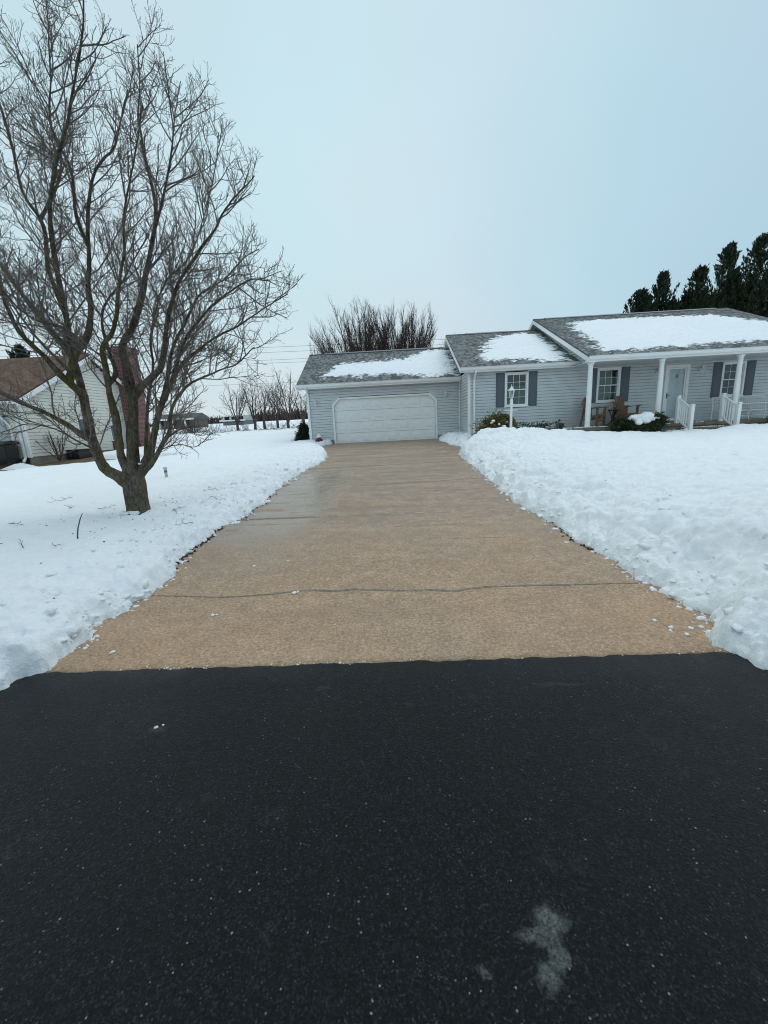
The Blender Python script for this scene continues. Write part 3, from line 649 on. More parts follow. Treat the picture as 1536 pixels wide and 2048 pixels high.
def window(par, x0, x1, z0, z1, Y, blind_to=.5, cols=3, facing=-1, label=None):
    """double-hung window in a wall facing -Y: casing, two sashes with bars and panes"""
    w = bpy.data.objects.new('window', None); COL.objects.link(w); w.parent = par; w.location = Vector((x0, Y, z0)) - wloc(par)
    if label: w['label'] = label
    c = .075; mb = MB()
    mb.box(x0, x1, Y - .035, Y + .06, z1 - c, z1); mb.box(x0, x1, Y - .035, Y + .06, z0 + .0, z0 + c)
    mb.box(x0, x0 + c, Y - .034, Y + .06, z0 + c, z1 - c); mb.box(x1 - c, x1, Y - .034, Y + .06, z0 + c, z1 - c)
    mb.build('casing', M['trim'], w, bevel=.004)
    bx('sill', M['trim'], w, x0 - .02, x1 + .02, Y - .06, Y - .036, z0 - .012, z0 + .03)
    zm = (z0 + z1) / 2; a0, a1 = x0 + c, x1 - c
    for (s0, s1, dy) in ((zm - .02, z1 - c, .0), (z0 + c, zm + .02, .022)):
        t = .035; mb = MB()
        mb.box(a0, a1, Y + dy, Y + dy + .02, s1 - t, s1); mb.box(a0, a1, Y + dy, Y + dy + .02, s0, s0 + t)
        mb.box(a0, a0 + t, Y + dy, Y + dy + .02, s0 + t, s1 - t); mb.box(a1 - t, a1, Y + dy, Y + dy + .02, s0 + t, s1 - t)
        mb.build('sash', M['trim'], w)
        mb = MB(); g0, g1, h0, h1 = a0 + t, a1 - t, s0 + t, s1 - t
        for k in range(1, cols): xx = g0 + (g1 - g0) * k / cols; mb.box(xx - .006, xx + .006, Y + dy + .008, Y + dy + .015, h0, h1)
        zz = (h0 + h1) / 2; mb.box(g0, g1, Y + dy + .007, Y + dy + .0145, zz - .006, zz + .006)
        mb.build('muntin', M['trim'], w)
        for k in range(cols):
            for j in range(2):
                xa = g0 + (g1 - g0) * k / cols + .008; xb = g0 + (g1 - g0) * (k + 1) / cols - .008; za = h0 + (h1 - h0) * j / 2 + .008; zb = h0 + (h1 - h0) * (j + 1) / 2 - .008
                MB().add([(xa, Y + dy + .012, za), (xb, Y + dy + .012, za), (xb, Y + dy + .012, zb), (xa, Y + dy + .012, zb)], [(0, 1, 2, 3)]).build('pane', M['pane'], w)
    bx('room_behind', M['dark'], w, x0 + .03, x1 - .03, Y + .3, Y + .32, z0 + .03, z1 - .03)
    mb = MB(); zt = z0 + c + (z1 - z0 - 2 * c) * blind_to; zz = z0 + .09
    while zz < zt: mb.add([(x0 + .06, Y + .10, zz), (x1 - .06, Y + .10, zz), (x1 - .06, Y + .075, zz + .045), (x0 + .06, Y + .075, zz + .045)], [(0, 1, 2, 3)]); zz += .043
    if mb.v: mb.build('blind', M['blind'], w)
    return w
def shutter(par, x0, x1, z0, z1, Y):
    s = MB(); s.box(x0, x1, Y - .038, Y - .015, z0, z1); so_ = s.build('shutter', M['shutter'], par, bevel=.003)
    zm = (z0 + z1) / 2; f = .055
    for a, b in ((z0 + f, zm - f * .5), (zm + f * .5, z1 - f)):
        p = MB(); p.box(x0 + f, x1 - f, Y - .048, Y - .0385, a, b)
        q_ = p.build('shutter_panel', M['shutter'], so_, bevel=.006)
    mb = MB()
    for a, b in ((z0 + .02, z0 + f - .012), (z1 - f + .012, z1 - .02)): mb.box(x0 + .012, x1 - .012, Y - .0415, Y - .0382, a, b)
    mb.box(x0 + .012, x0 + f - .014, Y - .0412, Y - .0383, z0 + f, z1 - f); mb.box(x1 - f + .014, x1 - .012, Y - .0412, Y - .0383, z0 + f, z1 - f)
    mb.build('shutter_rail', M['shutter'], so_)
def wall_lantern(par, x, Y, z):
    """white coach lantern on a curved bracket"""
    e_ = MB(); e_.lathe([(.012, -.09), (.05, -.08), (.055, 0), (.05, .08), (.012, .09)], (x, Y - .012, z), 10)
    o_ = e_.build('wall_lantern', M['white'], par, smooth=True)
    arm = [(x, Y - .02, z - .03), (x, Y - .05, z - .09), (x, Y - .10, z - .10), (x, Y - .135, z - .06)]
    MB().tube(arm, .011, 6).build('bracket', M['white'], o_)
    c = (x, Y - .135, z - .06)
    MB().lathe([(.03, 0), (.045, .015), (.045, .025), (.035, .03)], c, 6).build('lantern_base', M['white'], o_)
    MB().lathe([(.036, .031), (.058, .155)], c, 6).build('lantern_glass', M['bulb'], o_)
    mb = MB()
    for k in range(6):
        t = k * math.pi / 3; mb.beam((c[0] + .039 * math.cos(t), c[1] + .039 * math.sin(t), c[2] + .03), (c[0] + .062 * math.cos(t), c[1] + .062 * math.sin(t), c[2] + .156), .009, .009)
    mb.build('lantern_bar', M['white'], o_)
    MB().lathe([(.075, .156), (.07, .17), (.04, .205), (.018, .225), (.02, .235), (.006, .265)], c, 6).build('lantern_cap', M['white'], o_)

house = thing('house', (3.0, 18.0, .74), 'grey sided ranch house with attached garage and white columned porch', 'house')
YG, YW = 20.27, 18.0
GX0, GX1, CX1 = -4.40, 3.09, 7.60
# garage walls
DX0, DX1, DZ0, DZ1 = -3.10, 1.87, .74, 2.92
mb = MB()
siding_wall(mb, (GX0, YG), (GX1, YG), 1.0, 3.47, [(DX0 - .0 - GX0, DX1 - GX0, 0, DZ1)])
siding_wall(mb, (GX0, 27.1), (GX0, YG), 1.0, 5.5, top=lambda s: 3.47 + .513 * min(s, 6.83 - s))
w1 = mb.build('garage_wall', M['siding'], house)
bx('garage_shell', M['dark'], house, GX0 + .05, GX1 - .02, YG + .35, 27.0, .5, 3.4)
# connector + main walls
wins = [(4.63, 5.62, 2.10, 3.52), (8.48, 9.45, 2.09, 3.50), (13.58, 14.53, 2.07, 3.48)]
DRX0, DRX1, DRZ1 = 11.28, 12.26, 3.47
mb = MB()
holes = [(a - GX1 + .03, b - GX1 - .03, c + .03, d - .03) for a, b, c, d in wins] + [(DRX0 - GX1 + .03, DRX1 - GX1 - .03, 1.0, DRZ1 - .03)]
siding_wall(mb, (GX1, YW), (16.6, YW), 1.05, 3.66, holes)
siding_wall(mb, (GX1, YG), (GX1, YW), 1.05, 3.70)
mb.build('front_wall', M['siding'], house)
mb = MB(); siding_wall(mb, (GX1, 27.4), (GX1, YG), 3.6, 6.0, top=lambda s: 3.8 + .449 * min(s, 7.13) - 0 if s < 4.7 else 6.03 - .449 * (s - 4.7) - .12)
mb.build('connector_gable', M['siding'], house)
mb = MB(); siding_wall(mb, (CX1, 29.1), (CX1, 16.3), 3.64, 6.5, top=lambda s: 6.55 - .4288 * abs(s - 6.4) - .10)
mb.build('main_gable', M['siding'], house)
mb = MB(); mb.box(GX1 + .05, 16.6, YW + .4, 29.0, .6, 3.6); mb.box(16.58, 16.62, YW + .01, 29, .7, 3.7); mb.build('house_shell', M['dark'], house)
# corner posts
for (x, y) in ((GX0, YG), (GX1, YW)): bx('corner_post', M['trim'], house, x - .022, x + .085, y - .026, y + .085, 1.0, 3.5 if x < 0 else 3.68)
bx('corner_post', M['trim'], house, GX1 - .06, GX1 - .021, YG - .05, YG - .021, 1.0, 3.45)
# foundation of blocks
fnd = MB().box(GX1 + .012, 6.6, YW + .01, YG + .1, .5, 1.05).build('foundation', M['mortar'], house)
bx('foundation_pier', M['mortar'], house, GX0 + .012, DX0 - .08, YG + .01, YG + .1, .5, 1.0); bx('foundation_pier', M['mortar'], house, DX1 + .08, GX1, YG + .01, YG + .1, .5, 1.0)
bme = MB().box(0, .385, 0, .06, 0, .185).mesh('block'); bme.materials.append(M['block']); bmh = MB().box(0, .185, 0, .06, 0, .185).mesh('block'); bmh.materials.append(M['block'])
bms = MB().box(0, .06, 0, .385, 0, .185).mesh('block'); bms.materials.append(M['block'])
fo = wloc(fnd)
def blk(me, x, y, z):
    o_ = bpy.data.objects.new('block', me); COL.objects.link(o_); o_.parent = fnd; o_.location = Vector((x, y, z)) - fo
for r_, z in enumerate((.61, .805)):
    for (xa, xb, yy) in ((GX0 + .02, DX0 - .09, YG), (DX1 + .09, GX1 - .02, YG), (GX1 + .02, 6.5, YW)):
        x = xa
        if r_ % 2: blk(bmh, x, yy - .004, z); x += .195
        while x + .38 < xb: blk(bme, x, yy - .004 - .002 * random.random(), z); x += .395
        if x + .18 < xb: blk(bmh, x, yy - .004, z)
    y = YW + .02
    while y + .38 < YG: blk(bms, GX1 - .004, y, z); y += .395
# garage door: trim with clipped corners, four sections of eight raised panels
ch = .33; t = .085
mb = MB()
outer = [(DX0 - t, DZ0), (DX0 - t, DZ1 + t - ch), (DX0 - t + ch, DZ1 + t), (DX1 + t - ch, DZ1 + t), (DX1 + t, DZ1 + t - ch), (DX1 + t, DZ0)]
inner = [(DX0, DZ0), (DX0, DZ1 - ch + .04), (DX0 + ch - .04, DZ1), (DX1 - ch + .04, DZ1), (DX1, DZ1 - ch + .04), (DX1, DZ0)]
vs = [(x, YG - .035, z) for x, z in outer] + [(x, YG - .035, z) for x, z in inner] + [(x, YG + .13, z) for x, z in inner] + [(x, YG, z) for x, z in outer]
mb.add(vs, [(i, i + 1, i + 7, i + 6) for i in range(5)] + [(i + 6, i + 7, i + 13, i + 12) for i in range(5)] + [(i + 18, i + 19, i + 1, i) for i in range(5)])
mb.build('garage_door_trim', M['trim'], house)
for sgn, xx in ((1, DX0), (-1, DX1)):
    mb = MB(); mb.add([(xx - sgn * .06, YG - .02, DZ1 - ch - .02), (xx + sgn * (ch - .04), YG - .02, DZ1 + .03), (xx + sgn * (ch - .04), YG - .02, DZ1 + .14), (xx - sgn * .06, YG - .02, DZ1 + .14)], [(0, 1, 2, 3) if sgn > 0 else (0, 3, 2, 1)])
    mb.build('corner_infill', M['siding'], house)
gd = MB()
sh = (DZ1 - DZ0) / 4
for k in range(4): gd.box(DX0 + .004, DX1 - .004, YG + .085, YG + .125, DZ0 + k * sh + .004, DZ0 + (k + 1) * sh - .004)
gd = gd.build('garage_door', M['gdoor'], house, bevel=.004)
pw = (DX1 - DX0) / 8; me = None
mbp = MB(); a_, b_ = .0, pw - .16
mbp.add([(0, 0, 0), (pw - .15, 0, 0), (pw - .15, 0, sh - .24), (0, 0, sh - .24), (.03, -.012, .03), (pw - .18, -.012, .03), (pw - .18, -.012, sh - .27), (.03, -.012, sh - .27),
         (.045, -.004, .045), (pw - .195, -.004, .045), (pw - .195, -.004, sh - .285), (.045, -.004, sh - .285), (.075, -.014, .075), (pw - .225, -.014, .075), (pw - .225, -.014, sh - .315), (.075, -.014, sh - .315)],
        [(0, 1, 5, 4), (1, 2, 6, 5), (2, 3, 7, 6), (3, 0, 4, 7), (4, 5, 9, 8), (5, 6, 10, 9), (6, 7, 11, 10), (7, 4, 8, 11), (8, 9, 13, 12), (9, 10, 14, 13), (10, 11, 15, 14), (11, 8, 12, 15), (12, 13, 14, 15)])
pme = mbp.mesh('door_panel'); pme.materials.append(M['gdoor']); go = wloc(gd)
for k in range(4):
    for j in range(8):
        o_ = bpy.data.objects.new('door_panel', pme); COL.objects.link(o_); o_.parent = gd
        o_.location = Vector((DX0 + j * pw + .075, YG + .0845, DZ0 + k * sh + .12)) - go
bx('door_seal', M['black'], house, DX0, DX1, YG + .06, YG + .084, DZ0 - .0, DZ0 + .022)
# roofs
G = (-4.78, 3.07, 19.88, 3.66, 23.7, 5.62); K = (2.72, 7.58, 17.65, 3.78, 22.7, 6.05); MR = (7.25, 17.0, 16.1, 3.76, 22.7, 6.57)
for nm, R, lab in (('garage', G, 'low garage roof'), ('connector', K, 'middle roof'), ('main', MR, 'main roof over the porch')):
    x0, x1, ye, ze, yr, zr = R
    f_ = roof_plane('roof', x0, x1, ye, ze, yr, zr, M['shingle'], house); f_['label'] = 'front slope of the ' + lab
    b_ = roof_plane('roof', x0, x1, 2 * yr - ye, ze, yr, zr, M['shingle'], house); b_['label'] = 'back slope of the ' + lab
    v0, v1 = {'garage': (x0 + .85, x1 - .9), 'connector': (x0 + 1.0, x1 - 1.6), 'main': (x0 + .55, x1 - .6)}[nm]
    mb = MB(); mb.prism([(yr - .17, zr - .062), (yr, zr + .012), (yr + .17, zr - .062), (yr + .17, zr - .03), (yr, zr + .045), (yr - .17, zr - .03)], 0, v0, v1); mb.build('ridge_vent', M['shutter'], house)
    mb = MB(); mb.prism([(yr - .14, zr - .05), (yr, zr + .008), (yr + .14, zr - .05), (yr, zr + .02)], 0, x0, x1); mb.build('ridge_cap', M['shingle'], house)
    # rake boards (left gable, front and back) and their soffit
    s = (zr - ze) / (yr - ye)
    for sgn in (1, -1):
        y0 = ye if sgn > 0 else 2 * yr - ye
        mb = MB(); mb.prism([(y0, ze - .05), (yr, zr - .05), (yr, zr - .22), (y0, ze - .22)], 0, x0 - .02, x0 + .012); mb.build('rake_board', M['trim'], house)
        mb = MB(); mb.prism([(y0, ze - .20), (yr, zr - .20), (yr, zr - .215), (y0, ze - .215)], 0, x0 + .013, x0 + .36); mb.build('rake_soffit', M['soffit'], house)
    # fascia, gutter, soffit at the eave
    bx('fascia', M['trim'], house, x0 + .013, x1 - .01, ye + .012, ye + .03, ze - .21, ze - .02)
    gm = MB(); gp = [(ye + .011, ze - .14), (ye - .07, ze - .14), (ye - .10, ze - .09), (ye - .10, ze - .045), (ye - .125, ze - .025), (ye - .125, ze - .012), (ye - .108, ze - .012), (ye - .085, ze - .05), (ye - .085, ze - .085), (ye - .06, ze - .125), (ye + .011, ze - .125)]
    gm.prism(gp, 0, x0 - .03, x1 - .02); gm.build('gutter', M['trim'], house)
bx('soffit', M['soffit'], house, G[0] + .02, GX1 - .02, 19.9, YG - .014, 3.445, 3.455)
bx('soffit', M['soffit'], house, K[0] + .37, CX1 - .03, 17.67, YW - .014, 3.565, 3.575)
# porch ceiling boards
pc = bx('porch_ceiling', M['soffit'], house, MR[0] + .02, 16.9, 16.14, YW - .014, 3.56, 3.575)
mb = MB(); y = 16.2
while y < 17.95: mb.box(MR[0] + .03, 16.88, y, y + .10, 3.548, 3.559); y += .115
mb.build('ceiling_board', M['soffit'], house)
mb = MB(); mb.prism([(16.09, 3.54), (16.34, 3.54), (16.34, 3.70), (16.09, 3.70)], 0, MR[0] - .021, MR[0] + .35); mb.build('eave_return', M['trim'], house)
# downspouts
def downspout(par, x, ytop, ztop, yw, zb, foot=True):
    mb = MB(); a = .034
    pts = [(x, ytop, ztop), (x, ytop, ztop - .08), (x, yw - .05, ztop - .32), (x, yw - .05, zb)]
    for p, q_ in zip(pts, pts[1:]): mb.beam(p, q_, .075, .055, up=(0, 1, 0) if abs(p[1] - q_[1]) < .01 else (0, 0, 1))
    if foot: mb.beam((x, yw - .05, zb), (x + .03, yw - .28, zb - .06), .075, .055)
    o_ = mb.build('downspout', M['trim'], par)
    for zz in (ztop - .6, (ztop + zb) / 2, zb + .4): MB().box(x - .05, x + .05, yw - .082, yw - .018, zz, zz + .03).build('strap', M['trim'], o_)
downspout(house, -4.33, 19.84, 3.52, YG, .82, False)
downspout(house, 3.33, 17.60, 3.64, YW, .85, False)
# windows, shutters, lanterns
for k, (a, b, c, d) in enumerate(wins):
    window(house, a, b, c, d, YW, (.62, .74, .0)[k])
    shutter(house, a - .37, a - .012, c, d, YW); shutter(house, b + .012, b + .37, c, d, YW)
for x, y, z in ((-3.98, YG, 2.72), (2.37, YG, 2.86), (10.94, YW, 3.22), (12.72, YW, 3.22)): wall_lantern(house, x, y, z)
# front door
fd = bpy.data.objects.new('front_door', None); COL.objects.link(fd); fd.parent = house; fd.location = Vector((DRX0, YW, 1.13)) - wloc(house)
mb = MB(); c = .11
mb.box(DRX0, DRX0 + c, YW - .035, YW + .08, 1.13, DRZ1); mb.box(DRX1 - c, DRX1, YW - .035, YW + .08, 1.13, DRZ1); mb.box(DRX0 + c, DRX1 - c, YW - .035, YW + .08, DRZ1 - c, DRZ1); mb.build('door_casing', M['trim'], fd, bevel=.004)
mb = MB(); mb.box(DRX0 + c, DRX1 - c, YW - .03, YW + .08, 1.13, 1.19); mb.build('threshold', M['concrete'], fd)
a0, a1, z0_, z1_ = DRX0 + c + .004, DRX1 - c - .004, 1.20, DRZ1 - c - .004
bx('door_slab', M['glassfrost'], fd, a0, a1, YW + .05, YW + .09, z0_, z1_)
mb = MB(); s = .06
mb.box(a0, a1, YW - .005, YW + .02, z0_, z0_ + .11); mb.box(a0, a1, YW - .005, YW + .02, z1_ - s, z1_); mb.box(a0, a0 + s, YW - .005, YW + .02, z0_ + .11, z1_ - s); mb.box(a1 - s, a1, YW - .005, YW + .02, z0_ + .11, z1_ - s); mb.build('storm_door_frame', M['trim'], fd)
M['stormpane'] = pane_mat('storm_pane', (.85, .9, .92), .12)
MB().add([(a0 + s, YW + .008, z0_ + .11), (a1 - s, YW + .008, z0_ + .11), (a1 - s, YW + .008, z1_ - s), (a0 + s, YW + .008, z1_ - s)], [(0, 1, 2, 3)]).build('storm_glass', M['stormpane'], fd)
xc = (a0 + a1) / 2 + .03
mb = MB(); mb.prism([(xc, 2.93), (xc + .055, 3.02), (xc + .02, 3.06), (xc, 3.13), (xc - .02, 3.06), (xc - .055, 3.02)], 1, YW + .03, YW + .049); mb.build('door_knocker', M['gold'], fd)
mb = MB(); mb.tube([(xc - .03, YW + .03, 3.02), (xc, YW + .02, 2.975), (xc + .03, YW + .03, 3.02)], .007, 6); mb.build('knocker_ring', M['gold'], fd)
mb = MB(); mb.box(a0 + .01, a0 + .045, YW - .02, YW - .006, 2.13, 2.36); mb.tube([(a0 + .03, YW - .02, 2.25), (a0 + .03, YW - .055, 2.25), (a0 + .14, YW - .055, 2.26)], .011, 6); mb.build('door_handle', M['black'], fd)
# porch
por = MB().box(6.47, 16.9, 16.12, YW - .016, 1.02, 1.13).build('porch_floor', M['concrete'], house, bevel=.01)
bx('porch_base', M['mortar'], house, 6.55, 16.8, 16.20, YW - .02, .5, 1.019)
po = bpy.data.objects['porch_base']; off = wloc(po)
pb = MB().box(0, .385, 0, .06, 0, .185).mesh('block'); pb.materials.append(M['block'])
for r_, z in enumerate((.63, .825)):
    x = 6.56 + (.19 if r_ else 0)
    while x < 16.4:
        o_ = bpy.data.objects.new('block', pb); COL.objects.link(o_); o_.parent = po; o_.location = Vector((x, 16.186 - .004 * random.random(), z)) - off; x += .395
for k, (ya, yb, z) in enumerate(((15.72, 16.115, .96), (15.34, 15.719, .80))):
    MB().box(10.80, 12.36, ya, yb, .4, z).build('step', M['concrete'], house, bevel=.012)
for x in (7.42, 10.06, 12.92):
    cl = MB().lathe([(.115, 0), (.115, .04), (.105, .06), (.10, .09), (.098, .7), (.092, 1.5), (.082, 2.18), (.080, 2.22)], (x, 16.30, 1.131), 20).build('column', M['white'], house, smooth=True)
    md = cl.modifiers.new('e', 'EDGE_SPLIT'); md.split_angle = .6
    MB().box(x - .135, x + .135, 16.165, 16.435, 1.131, 1.165).build('column_base', M['white'], cl, bevel=.006)
    MB().lathe([(.080, 2.22), (.095, 2.235), (.095, 2.255), (.084, 2.27), (.09, 2.32), (.115, 2.37), (.14, 2.395), (.14, 2.412)], (x, 16.30, 1.131), 20).build('capital', M['white'], cl, smooth=True)
# stair railings
def railing(x, label):
    r_ = bpy.data.objects.new('railing', None); COL.objects.link(r_); r_.parent = house; r_.location = Vector((x, 15.8, .9)) - wloc(house); r_['label'] = label
    for (y, zb, zt) in ((16.19, 1.131, 2.13), (15.42, .72, 1.77)):
        MB().box(x - .055, x + .055, y - .055, y + .055, zb, zt).build('post', M['white'], r_, bevel=.005)
        MB().prism([(x - .068, zt), (x + .068, zt), (x + .06, zt + .022), (x + .0, zt + .045), (x - .06, zt + .022)], 1, y - .068, y + .068).build('post_cap', M['white'], r_)
    MB().beam((x, 16.135, 2.03), (x, 15.475, 1.66), .05, .07).build('top_rail', M['white'], r_, bevel=.004)
    MB().beam((x, 16.135, 1.28), (x, 15.475, .91), .045, .06).build('bottom_rail', M['white'], r_, bevel=.004)
    for k in range(5):
        tt = (k + .7) / 5.4; y = 16.135 - .66 * tt; z = -.37 * tt
        MB().box(x - .017, x + .017, y - .017, y + .017, 1.29 + z, 2.02 + z).build('baluster', M['white'], r_)
railing(10.75, 'stair railing nearer the front door'); railing(12.40, 'stair railing farther from the garage')
# thin snow left on the roofs: three drifts with ragged edges
def roof_snow(R, poly, label, seed, thick=.035):
    x0, x1, ye, ze, yr, zr = R; Ls = math.hypot(yr - ye, zr - ze)
    P = np.array(poly); nx = int((P[:, 0].max() - P[:, 0].min() + .8) / .027); ns = int(Ls / .027)
    xs_ = np.linspace(max(x0, P[:, 0].min() - .4), min(x1, P[:, 0].max() + .4), nx); ts = np.linspace(0, 1, ns)
    X, T = np.meshgrid(xs_, ts); S = T * Ls
    d = polydist(X, S, [(p[0], p[1] * Ls) for p in poly])
    d = d + .30 * (fbm(X * 2.0, S * 2.6, seed) - .47) + .38 * (fbm(X * 9, S * 11, seed + 3) - .47) + .30 * (fbm(X * 1.2 + S * 1.2, (S - X) * 5, seed + 6) - .47)
    tab = .014 * (vn(X / .27 * 1.3, np.floor(S / .14) + .5, seed + 9))
    saw = 1 - (S / .14) % 1.0
    h = -.012 + (thick + .012) * sstep(-.75, .75, d) + .036 * (fbm(X * 9, S * 9, seed + 12) - .5) + .03 * (fbm(X * 2.2 + S * 1.6, S * 4 - X * 2, seed + 15) - .5) - .010 * saw * sstep(1.1, .1, d) - tab * sstep(1.0, 0, d)
    h = np.clip(np.where(d > -.8, h, -.03), -.03, None)
    uy, uz = (yr - ye) / Ls, (zr - ze) / Ls
    Y = ye + uy * S - uz * (h + .008); Z = ze + uz * S + uy * (h + .008)
    keep = h > -.028
    F = grid_faces(ns, nx); F = F[keep.ravel()[F].any(axis=1)]
    o_ = link('roof_snow', mesh_np('roof_snow', np.stack([X, Y, Z], -1).reshape(-1, 3), [F]), M['roofsnow'], None, True)
    return tag(o_, label, 'snow', kind='stuff')
roof_snow(G, [(-3.76, .26), (-3.1, .556), (-2.44, .645), (-1.68, .64), (-.71, .604), (-.02, .671), (.74, .689), (1.47, .853), (2.21, .95), (2.59, .986), (2.89, .872), (2.94, .559), (2.95, .04), (1.31, .053), (1.15, .136), (.08, .172), (-.69, .178), (-1.58, .169), (-2.61, .163), (-3.25, .165)], 'thin drift of snow on the low garage roof', 201)
roof_snow(K, [(3.6, .179), (3.86, .346), (4.21, .458), (4.23, .573), (4.63, .715), (5.39, .833), (6.08, .882), (6.67, .928), (7.14, .855), (7.3, .681), (7.3, .057), (6.64, .045), (5.83, .062), (5.24, .101), (3.99, .125)], 'thin drift of snow on the middle roof', 231)
roof_snow(MR, [(8.7, .804), (9.5, .862), (10.48, .867), (11.73, .86), (12.98, .853), (14.04, .84), (15.34, .82), (15.89, .70), (16.5, .491), (16.6, .104), (13.06, .099), (11.56, .091), (9.96, .07), (8.03, .068), (7.91, .164), (8.17, .31), (8.4, .666)], 'wide sheet of snow on the main roof over the porch', 261)

# ================================================================== PLANTS
def leaf_quads(C, size, aspect=.45, up=0.0, axis=None, seed=0, spread=1.0):
    """one folded diamond leaf at each centre; axis gives the direction it grows"""
    r_ = np.random.default_rng(seed); n = len(C)
    D = r_.normal(size=(n, 3)) * spread
    if axis is not None: D = D + axis
    D[:, 2] += up; D /= np.linalg.norm(D, axis=1, keepdims=True) + 1e-9
    B = np.cross(D, r_.normal(size=(n, 3))); B /= np.linalg.norm(B, axis=1, keepdims=True) + 1e-9
    s = (size * r_.uniform(.6, 1.35, n))[:, None]
    V = np.stack([C - D * s * .5, C + B * s * aspect * .5, C + D * s * .5, C - B * s * aspect * .5], 1).reshape(-1, 3)
    F = np.arange(4 * n).reshape(-1, 4)
    return V, F
def ell_points(n, c, r, seed, shell=.55, lumpy=.18):
    r_ = np.random.default_rng(seed); d = r_.normal(size=(n, 3)); d /= np.linalg.norm(d, axis=1, keepdims=True)
    k = shell + (1 - shell) * r_.random(n) ** .5
    lm = 1 + lumpy * (np.sin(d @ np.array([5.1, 2.3, 3.7]) + seed) + np.sin(d @ np.array([-3.3, 6.1, 1.9]) * 1.3 + seed * 2) + .7 * np.sin(d @ np.array([9, -8, 7.]) + seed))
    return np.array(c) + d * (k * lm)[:, None] * np.array(r), d
M['box'] = leafmat('boxwood_leaf', (.22, .17, .065), (.075, .075, .028)); M['yew'] = leafmat('yew_needles', (.02, .034, .016), (.045, .06, .024)); M['rhodo'] = leafmat('broad_evergreen_leaf', (.03, .05, .025), (.06, .085, .05), .35)
M['conifer'] = leafmat('conifer_spray', (.010, .020, .010), (.035, .05, .024), .75)
def stems_mesh(name, paths, rads, mat, parent, n=4):
    V, F, _ = tubes_np([np.array([p]) for p in paths], [np.array([r]) for r in rads], n)
    return link(name, mesh_np(name, V - np.array(wloc(parent)), [F]), mat, parent, True)
def shrub(name, base, blobs, mat, leaf, nper, label, cat, seed, snow=(), group=None, aspect=.45, stems=6):
    t_ = thing(name, base, label, cat, group); Vs = []; Fs = []; off = 0; o0 = np.array(base)
    for k, (c, r) in enumerate(blobs):
        C, d = ell_points(nper, c, r, seed + k * 7); V, F = leaf_quads(C, leaf, aspect, .2, d * .8, seed + k); Vs.append(V); Fs.append(F + off); off += len(V)
        C, d = ell_points(nper // 2, c, np.array(r) * .72, seed + k * 7 + 3, .3, .1); V, F = leaf_quads(C, leaf * 1.8, .8, 0, None, seed + k + 90); Vs.append(V); Fs.append(F + off); off += len(V)
    link('foliage', mesh_np('foliage', np.concatenate(Vs) - o0, [np.concatenate(Fs)]), mat, t_)
    r_ = np.random.default_rng(seed); P = []; R = []
    for k in range(stems):
        c, rr = blobs[k % len(blobs)]; e_ = np.array(c) + r_.normal(size=3) * np.array(rr) * .4; b_ = np.array(base) + np.array([r_.normal() * .06, r_.normal() * .06, -.05])
        P.append([b_, b_ * .6 + e_ * .4 + r_.normal(size=3) * .04, e_]); R.append([.018, .013, .007])
    stems_mesh('stem', P, R, M['stem'], t_)
    for k, it in enumerate(snow):
        s_ = lump_mesh('snow_cap', it, M['snow'], seed + k, .35); s_.parent = t_; s_.data.transform(Matrix.Translation(-Vector(base)))
        tag(s_, None, None, None, 'stuff')
    return t_
def zs(x, y): return float(snow_top(x, y, 1 if x > 0 else -1))
# clipped boxwood behind the lamp post
shrub('boxwood', (3.95, 16.3, .7), [((3.78, 16.3, 1.25), (.70, .6, .55)), ((4.02, 16.4, 1.50), (.56, .45, .40)), ((4.36, 16.35, 1.32), (.36, .4, .40)), ((3.42, 16.2, 1.0), (.40, .4, .40))], M['box'], .06, 2600,
      'round olive brown boxwood with snow clumps beside the lamp post', 'shrub', 400,
      [[(3.66, 15.83, 1.56, .075), (3.60, 15.84, 1.49, .045), (3.88, 15.8, 1.42, .05)], [(4.05, 15.77, 1.33, .085), (4.10, 15.78, 1.25, .07), (4.2, 15.95, 1.5, .03)]])
# dark spreading yew by the porch with a slab of snow on it
shrub('yew', (8.9, 15.45, .68), [((8.35, 15.5, 1.08), (.52, .45, .32)), ((8.9, 15.4, .98), (.6, .5, .3)), ((9.35, 15.5, 1.12), (.48, .42, .34)), ((9.68, 15.55, 1.30), (.26, .3, .26)), ((8.3, 15.45, 1.28), (.3, .3, .16)), ((8.85, 15.62, 1.28), (.5, .3, .2))], M['yew'], .075, 1700,
      'dark spreading yew in front of the porch with snow on top', 'shrub', 430,
      [[(8.7, 15.45, 1.42, .20), (8.9, 15.42, 1.43, .24), (9.08, 15.42, 1.41, .24), (9.28, 15.45, 1.36, .17), (8.78, 15.25, 1.33, .17), (8.74, 15.14, 1.24, .12), (9.48, 15.42, 1.38, .10), (8.46, 15.45, 1.36, .13), (9.0, 15.28, 1.33, .17), (8.9, 15.3, 1.36, .2)]], aspect=.3)
shrub('holly', (13.9, 15.3, .75), [((13.9, 15.3, 1.12), (.45, .4, .36)), ((14.3, 15.4, 1.2), (.5, .4, .45))], M['yew'], .07, 1800, 'dark shrub under the white patio bench at the frame edge', 'shrub', 445,
      [[(13.75, 15.0, 1.3, .12), (13.95, 14.95, 1.18, .13), (14.1, 15.0, 1.35, .1), (13.6, 14.95, 1.05, .13)]], aspect=.3)
shrub('arborvitae', (-4.95, 20.9, .85), [((-4.9, 20.9, 1.25), (.36, .38, .42)), ((-4.85, 20.95, 1.58), (.28, .3, .36)), ((-5.0, 20.8, 1.02), (.36, .36, .3))], M['conifer'], .075, 1800, 'small dark evergreen shrub beside the garage corner', 'shrub', 470,
      [[(-4.8, 20.4, 1.0, .07), (-4.95, 20.42, .95, .06)]], aspect=.4)
